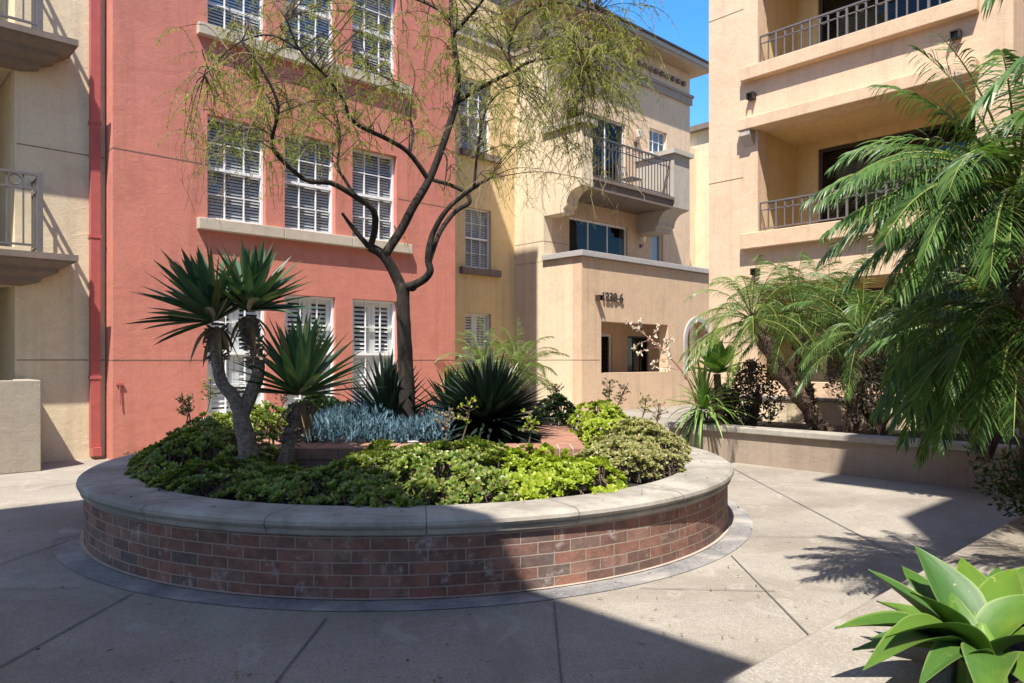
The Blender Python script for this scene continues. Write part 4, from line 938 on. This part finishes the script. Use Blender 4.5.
bush('purple_leaf_shrub', 'dark bronze-leaved shrub growing behind the low planter wall', at(752, 395, 10.2), .45, .45, .48, 3800, 'darkshrub', .055)
bush('bushy_green_shrub', 'dark green shrub low in the planter behind the strappy plant', at(722, 405, 10.4), .35, .35, .28, 1800, 'darkgreen', .05)
bush('wild_shrub', 'twiggy olive shrub tangled under the right small palms', at(880, 375, 8.9), .45, .7, .55, 4200, 'darkshrub', .05)
bush('green_shrub_right', 'dark shrub mass beneath the drooping palm at the right edge', at(1035, 450, 4.9), .40, .40, .5, 4200, 'darkgreen', .04)
bush('thicket_shrub', 'deep green thicket behind the large palm crown', at(985, 330, 6.8), .9, .9, .95, 7000, 'darkgreen', .08)
# ---- main tree
tr = thing('feathery_tree', 'slender dark-trunked tree with airy weeping yellow-green foliage rising from the planter', 'tree', W(-.99, 7.0, .5))
m = MB(); branches = []
def br(pts, r0, r1, sides=8):
    P_ = smooth([at(*p) for p in pts], 5); n = len(P_); rs = [r0+(r1-r0)*i/(n-1) for i in range(n)]; m.tube(P_, rs, sides, True, .08); branches.append(P_)
D = 7.0
br([(409,445,D),(407,400,D),(405,350,D),(403,310,D),(404,284,D)], .085, .058, 12)
br([(404,300,D),(398,280,D),(384,256,D-.05),(369,247,D-.1)], .058, .042, 10)
br([(369,247,D-.1),(353,228,D-.15),(342,213,D-.2)], .028, .012)
br([(370,248,D-.1),(375,228,D-.15),(373,210,D-.25),(356,197,D-.35),(331,183,D-.5),(306,180,D-.6),(280,158,D-.75),(272,141,D-.85),(278,106,D-.95),(262,70,D-1.05),(240,40,D-1.1)], .034, .008)
br([(356,197,D-.35),(345,180,D-.2),(338,165,D),(340,130,D+.2),(330,95,D+.4)], .018, .006)
br([(384,256,D-.05),(401,230,D),(413,207,D),(429,180,D+.05),(441,150,D+.1),(452,118,D+.15),(457,98,D+.2),(458,72,D+.2),(453,34,D+.2),(451,0,D+.25),(455,-60,D+.3)], .046, .018, 10)
br([(429,180,D+.05),(409,153,D-.1),(389,140,D-.25),(354,122,D-.5),(343,100,D-.6),(325,75,D-.8),(300,50,D-.9),(285,15,D-1.0)], .026, .007)
br([(409,153,D-.1),(413,133,D+.1),(405,105,D+.3),(393,83,D+.4),(372,69,D+.6),(350,40,D+.8)], .018, .006)
br([(456,103,D+.2),(470,94,D+.1),(489,83,D),(512,72,D-.2),(530,62,D-.4),(560,58,D-.6),(590,66,D-.8)], .024, .007)
br([(512,72,D-.2),(509,48,D-.2),(518,22,D-.3),(540,6,D-.4),(565,3,D-.5),(600,12,D-.6)], .014, .006)
br([(404,288,D),(420,282,D-.1),(430,272,D-.15),(428,258,D-.15),(432,236,D-.1),(445,212,D-.1),(462,196,D-.1),(478,185,D-.2),(490,178,D-.3)], .042, .014, 10)
br([(429,262,D-.15),(440,232,D+.1),(455,212,D+.2),(469,203,D+.25),(466,193,D+.3),(450,185,D+.3),(433,180,D+.3)], .026, .018)
br([(474,187,D-.2),(478,147,D-.2),(486,110,D-.2),(503,90,D-.3),(520,85,D-.5)], .014, .006)
br([(451,20,D+.2),(430,5,D+.3),(400,-5,D+.4),(365,-8,D+.5),(330,0,D+.5)], .016, .006)
br([(453,34,D+.2),(475,10,D),(500,-20,D-.2),(540,-45,D-.4)], .018, .008)
br([(300,50,D-.9),(270,35,D-1),(235,45,D-1.1),(205,75,D-1.2)], .009, .004)
br([(441,150,D+.1),(447,160,D),(444,190,D-.1)], .012, .005)
br([(404,286,D),(413,289,D),(416,284,D)], .03, .02)
anch = []
def cluster(px, py, d, sx, sy, sd, n, droop=1.0):
    for k in range(int(n*.70)): anch.append((at(px+R.gauss(0, sx), py+R.gauss(0, sy), d+R.gauss(0, sd)), droop))
cluster(300, 95, 6.4, 42, 30, .5, 66); cluster(235, 75, 6.0, 28, 32, .4, 44); cluster(370, 60, 7.1, 42, 38, .6, 62); cluster(290, 10, 6.6, 50, 30, .5, 60)
cluster(450, 40, 7.1, 35, 40, .5, 45); cluster(565, 75, 6.4, 34, 34, .4, 135); cluster(540, 130, 6.5, 34, 30, .4, 55); cluster(600, 40, 6.2, 28, 22, .3, 55); cluster(440, 130, 7.2, 35, 30, .5, 45)
cluster(500, 20, 6.7, 35, 25, .4, 50); cluster(430, -60, 7.0, 90, 35, .6, 110); cluster(560, -30, 6.5, 40, 25, .4, 50); cluster(200, 120, 6.0, 14, 22, .3, 14); cluster(320, 130, 6.8, 40, 18, .5, 40)
allb = np.array([tuple(p) for b in branches[2:] for p in b])
leaf = MB(); tw = MB(); tw2 = MB()
for (p, dr) in anch:
    d2 = ((allb-np.array(p))**2).sum(1); j = int(np.argmin(d2+.15*np.random.RandomState(int(abs(p.x)*1e5) % 99999).rand(len(d2)))); q = Vector(allb[j])
    mid = (p+q)/2+Vector((R.uniform(-.08,.08), R.uniform(-.08,.08), .10*(p-q).length+R.uniform(-.04,.1))); tw.tube(smooth([q, mid, p], 4), [.0065-.0045*i/8 for i in range(9)], 4, False)
    out = (p-q); out.z = 0; out = out.normalized() if out.length > .01 else rdir(0,0)
    for k in range(R.randint(3, 6)):
        cur = (rdir(-20, 45)+out*.5).normalized(); c = p.lerp(mid, R.random()*.7); L = R.uniform(.18, .48); n = 7; pts = [c]
        for i in range(n):
            cur = (cur+Vector((R.uniform(-.22,.22), R.uniform(-.22,.22), -.30+R.uniform(-.12,.1)))).normalized(); pts.append(pts[-1]+cur*(L/n))
        (tw2 if R.random() < .5 else tw).tube(pts, [.0026-.0012*i/n for i in range(n+1)], 3, False)
        if R.random() < .16: continue
        for i in range(1, n+1):
            for h in range(R.randint(3, 5)):
                s = pts[i-1].lerp(pts[i], R.random()); d = (cur*.6+rdir(-70, 40)).normalized(); leaf.blade(s, d, rdir(-90, 90), R.uniform(.018, .05), .0042, (.8, 1, .3), .5)
# bare hanging twigs over the cream wall
for k in range(150):
    p = at(R.uniform(470, 620), R.uniform(80, 190), R.uniform(6.2, 7.0)); cur = rdir(-40, 20); pts = [p]
    for i in range(9): cur = (cur+Vector((R.uniform(-.5,.5), R.uniform(-.5,.5), -.22+R.uniform(-.2,.2)))).normalized(); pts.append(pts[-1]+cur*.05)
    tw2.tube(pts, .0018, 3, False)
    for i in range(1, 9):
        if R.random() < .5: leaf.blade(pts[i], rdir(-70, 40), rdir(-90, 90), R.uniform(.02, .05), .004, (.8, 1, .3), .5)
for k in range(60):
    p = at(R.uniform(180, 240), R.uniform(110, 190), R.uniform(5.8, 6.4)); cur = rdir(-60, 0); pts = [p]
    for i in range(9): cur = (cur+Vector((R.uniform(-.4,.4), R.uniform(-.4,.4), -.3))).normalized(); pts.append(pts[-1]+cur*.035)
    tw.tube(pts, .0016, 3, False)
m.build('trunk', M['bark_dark'], tr, smooth=True); cr = leaf.build('crown', M['tree_leaf'], tr); tw.build('twigs', M['twig'], cr); tw2.build('twigs', M['paletwig'], cr)
# small utility box in the blue succulents, dead leaves and weeds
t = thing('garden_spotlight', 'small pale garden light box between the blue succulents and the dark agave', 'lamp', W(-.30, 6.55, ZB)); m = MB(); c = at(413, 446, 6.1); m.box(c-Vector((.03,.03,.05)), c+Vector((.03,.03,.03))); m.box(c+Vector((-.035,-.035,.031)), c+Vector((.035,.035,.042))); m.build('housing', M['greycap'], t, bevel=.005)
m = MB(); m.tube([c-Vector((0,0,.05)), c-Vector((0,0,.22))], .01, 6); m.build('post', M['darkmetal'], t)
t = thing('wall_weed', 'tiny weed growing at the foot of the pink wall', 'plant', (2.95, 10.3, 0)); m = MB()
for k in range(70): p = Vector((2.95+R.uniform(-.12,.16), 10.38+R.uniform(-.06,.06), .01)); m.blade(p+Vector((0,0,R.uniform(0,.07))), rdir(0, 80), rdir(-90,90), R.uniform(.02,.06), .018, (.4,1,.3))
m.build('foliage', M['darkgreen'], t)
# fallen leaves and grit on the paving and the cap
m = MB()
for k in range(330):
    if k < 230:
        px, py = R.uniform(0, 900), 460+230*R.random()**.8; p = onz(px, py, .012)
        if (p.xy-PC.xy).length < 2.66: p = PC+Vector((math.cos(k), math.sin(k), 0))*R.uniform(2.68, 2.9)+Vector((0,0,.012))
    else:
        a = R.uniform(0, 6.28); p = PC+Vector((math.cos(a), math.sin(a), 0))*R.uniform(2.33, 2.6)+Vector((0,0,.452))
    m.blade(p, rdir(-2, 12), rdir(-5, 5), R.uniform(.012, .035), R.uniform(.005, .012), (.4, 1, .2))
M['litter'] = leafm('dry_leaves', [(.10, .07, .035), (.20, .14, .06), (.30, .24, .12)], .8, 0, .2)
o = m.build('fallen_leaves', M['litter']); o['kind'] = 'stuff'; o['label'] = 'scattered tiny dry leaves on the paving and planter cap'
# ================================================================ LIGHT, CAMERA
w = bpy.data.worlds.new('World'); scn.world = w; w.use_nodes = True; nt = w.node_tree
sky = nt.nodes.new('ShaderNodeTexSky'); sky.sky_type = 'NISHITA'; sky.sun_disc = False
LD = Vector((.5, .295, -1)).normalized(); el = math.asin(-LD.z); sky.sun_elevation = el; sky.sun_rotation = math.atan2(-LD.x, -LD.y) % (2*math.pi)
sky.air_density = .8; sky.dust_density = .3; sky.ozone_density = 3.0; sky.altitude = 300
bg = nt.nodes['Background']; bg.inputs['Strength'].default_value = .15; hs = nt.nodes.new('ShaderNodeHueSaturation'); hs.inputs['Saturation'].default_value = 1.28; hs.inputs['Hue'].default_value = .497; nt.links.new(sky.outputs[0], hs.inputs['Color']); nt.links.new(hs.outputs[0], bg.inputs['Color'])
sl = bpy.data.lights.new('sun', 'SUN'); sl.energy = 3.6; sl.angle = rad(.5); sl.color = (1, .94, .86); so = bpy.data.objects.new('sun', sl); C.objects.link(so); so.rotation_euler = LD.to_track_quat('-Z', 'Y').to_euler()
cam = bpy.data.cameras.new('camera'); co = bpy.data.objects.new('camera', cam); C.objects.link(co); scn.camera = co
co.location = (0, 0, EYE); cam.sensor_width = 36; cam.lens = F/1024*36; cam.shift_y = (HY-341.5)/1024; cam.clip_end = 500; cam.clip_start = .05
co.rotation_euler = W(0, 1).to_track_quat('-Z', 'Y').to_euler()
scn.view_settings.view_transform = 'Standard'; scn.view_settings.look = 'None'; scn.view_settings.exposure = 1.36; scn.view_settings.gamma = 1
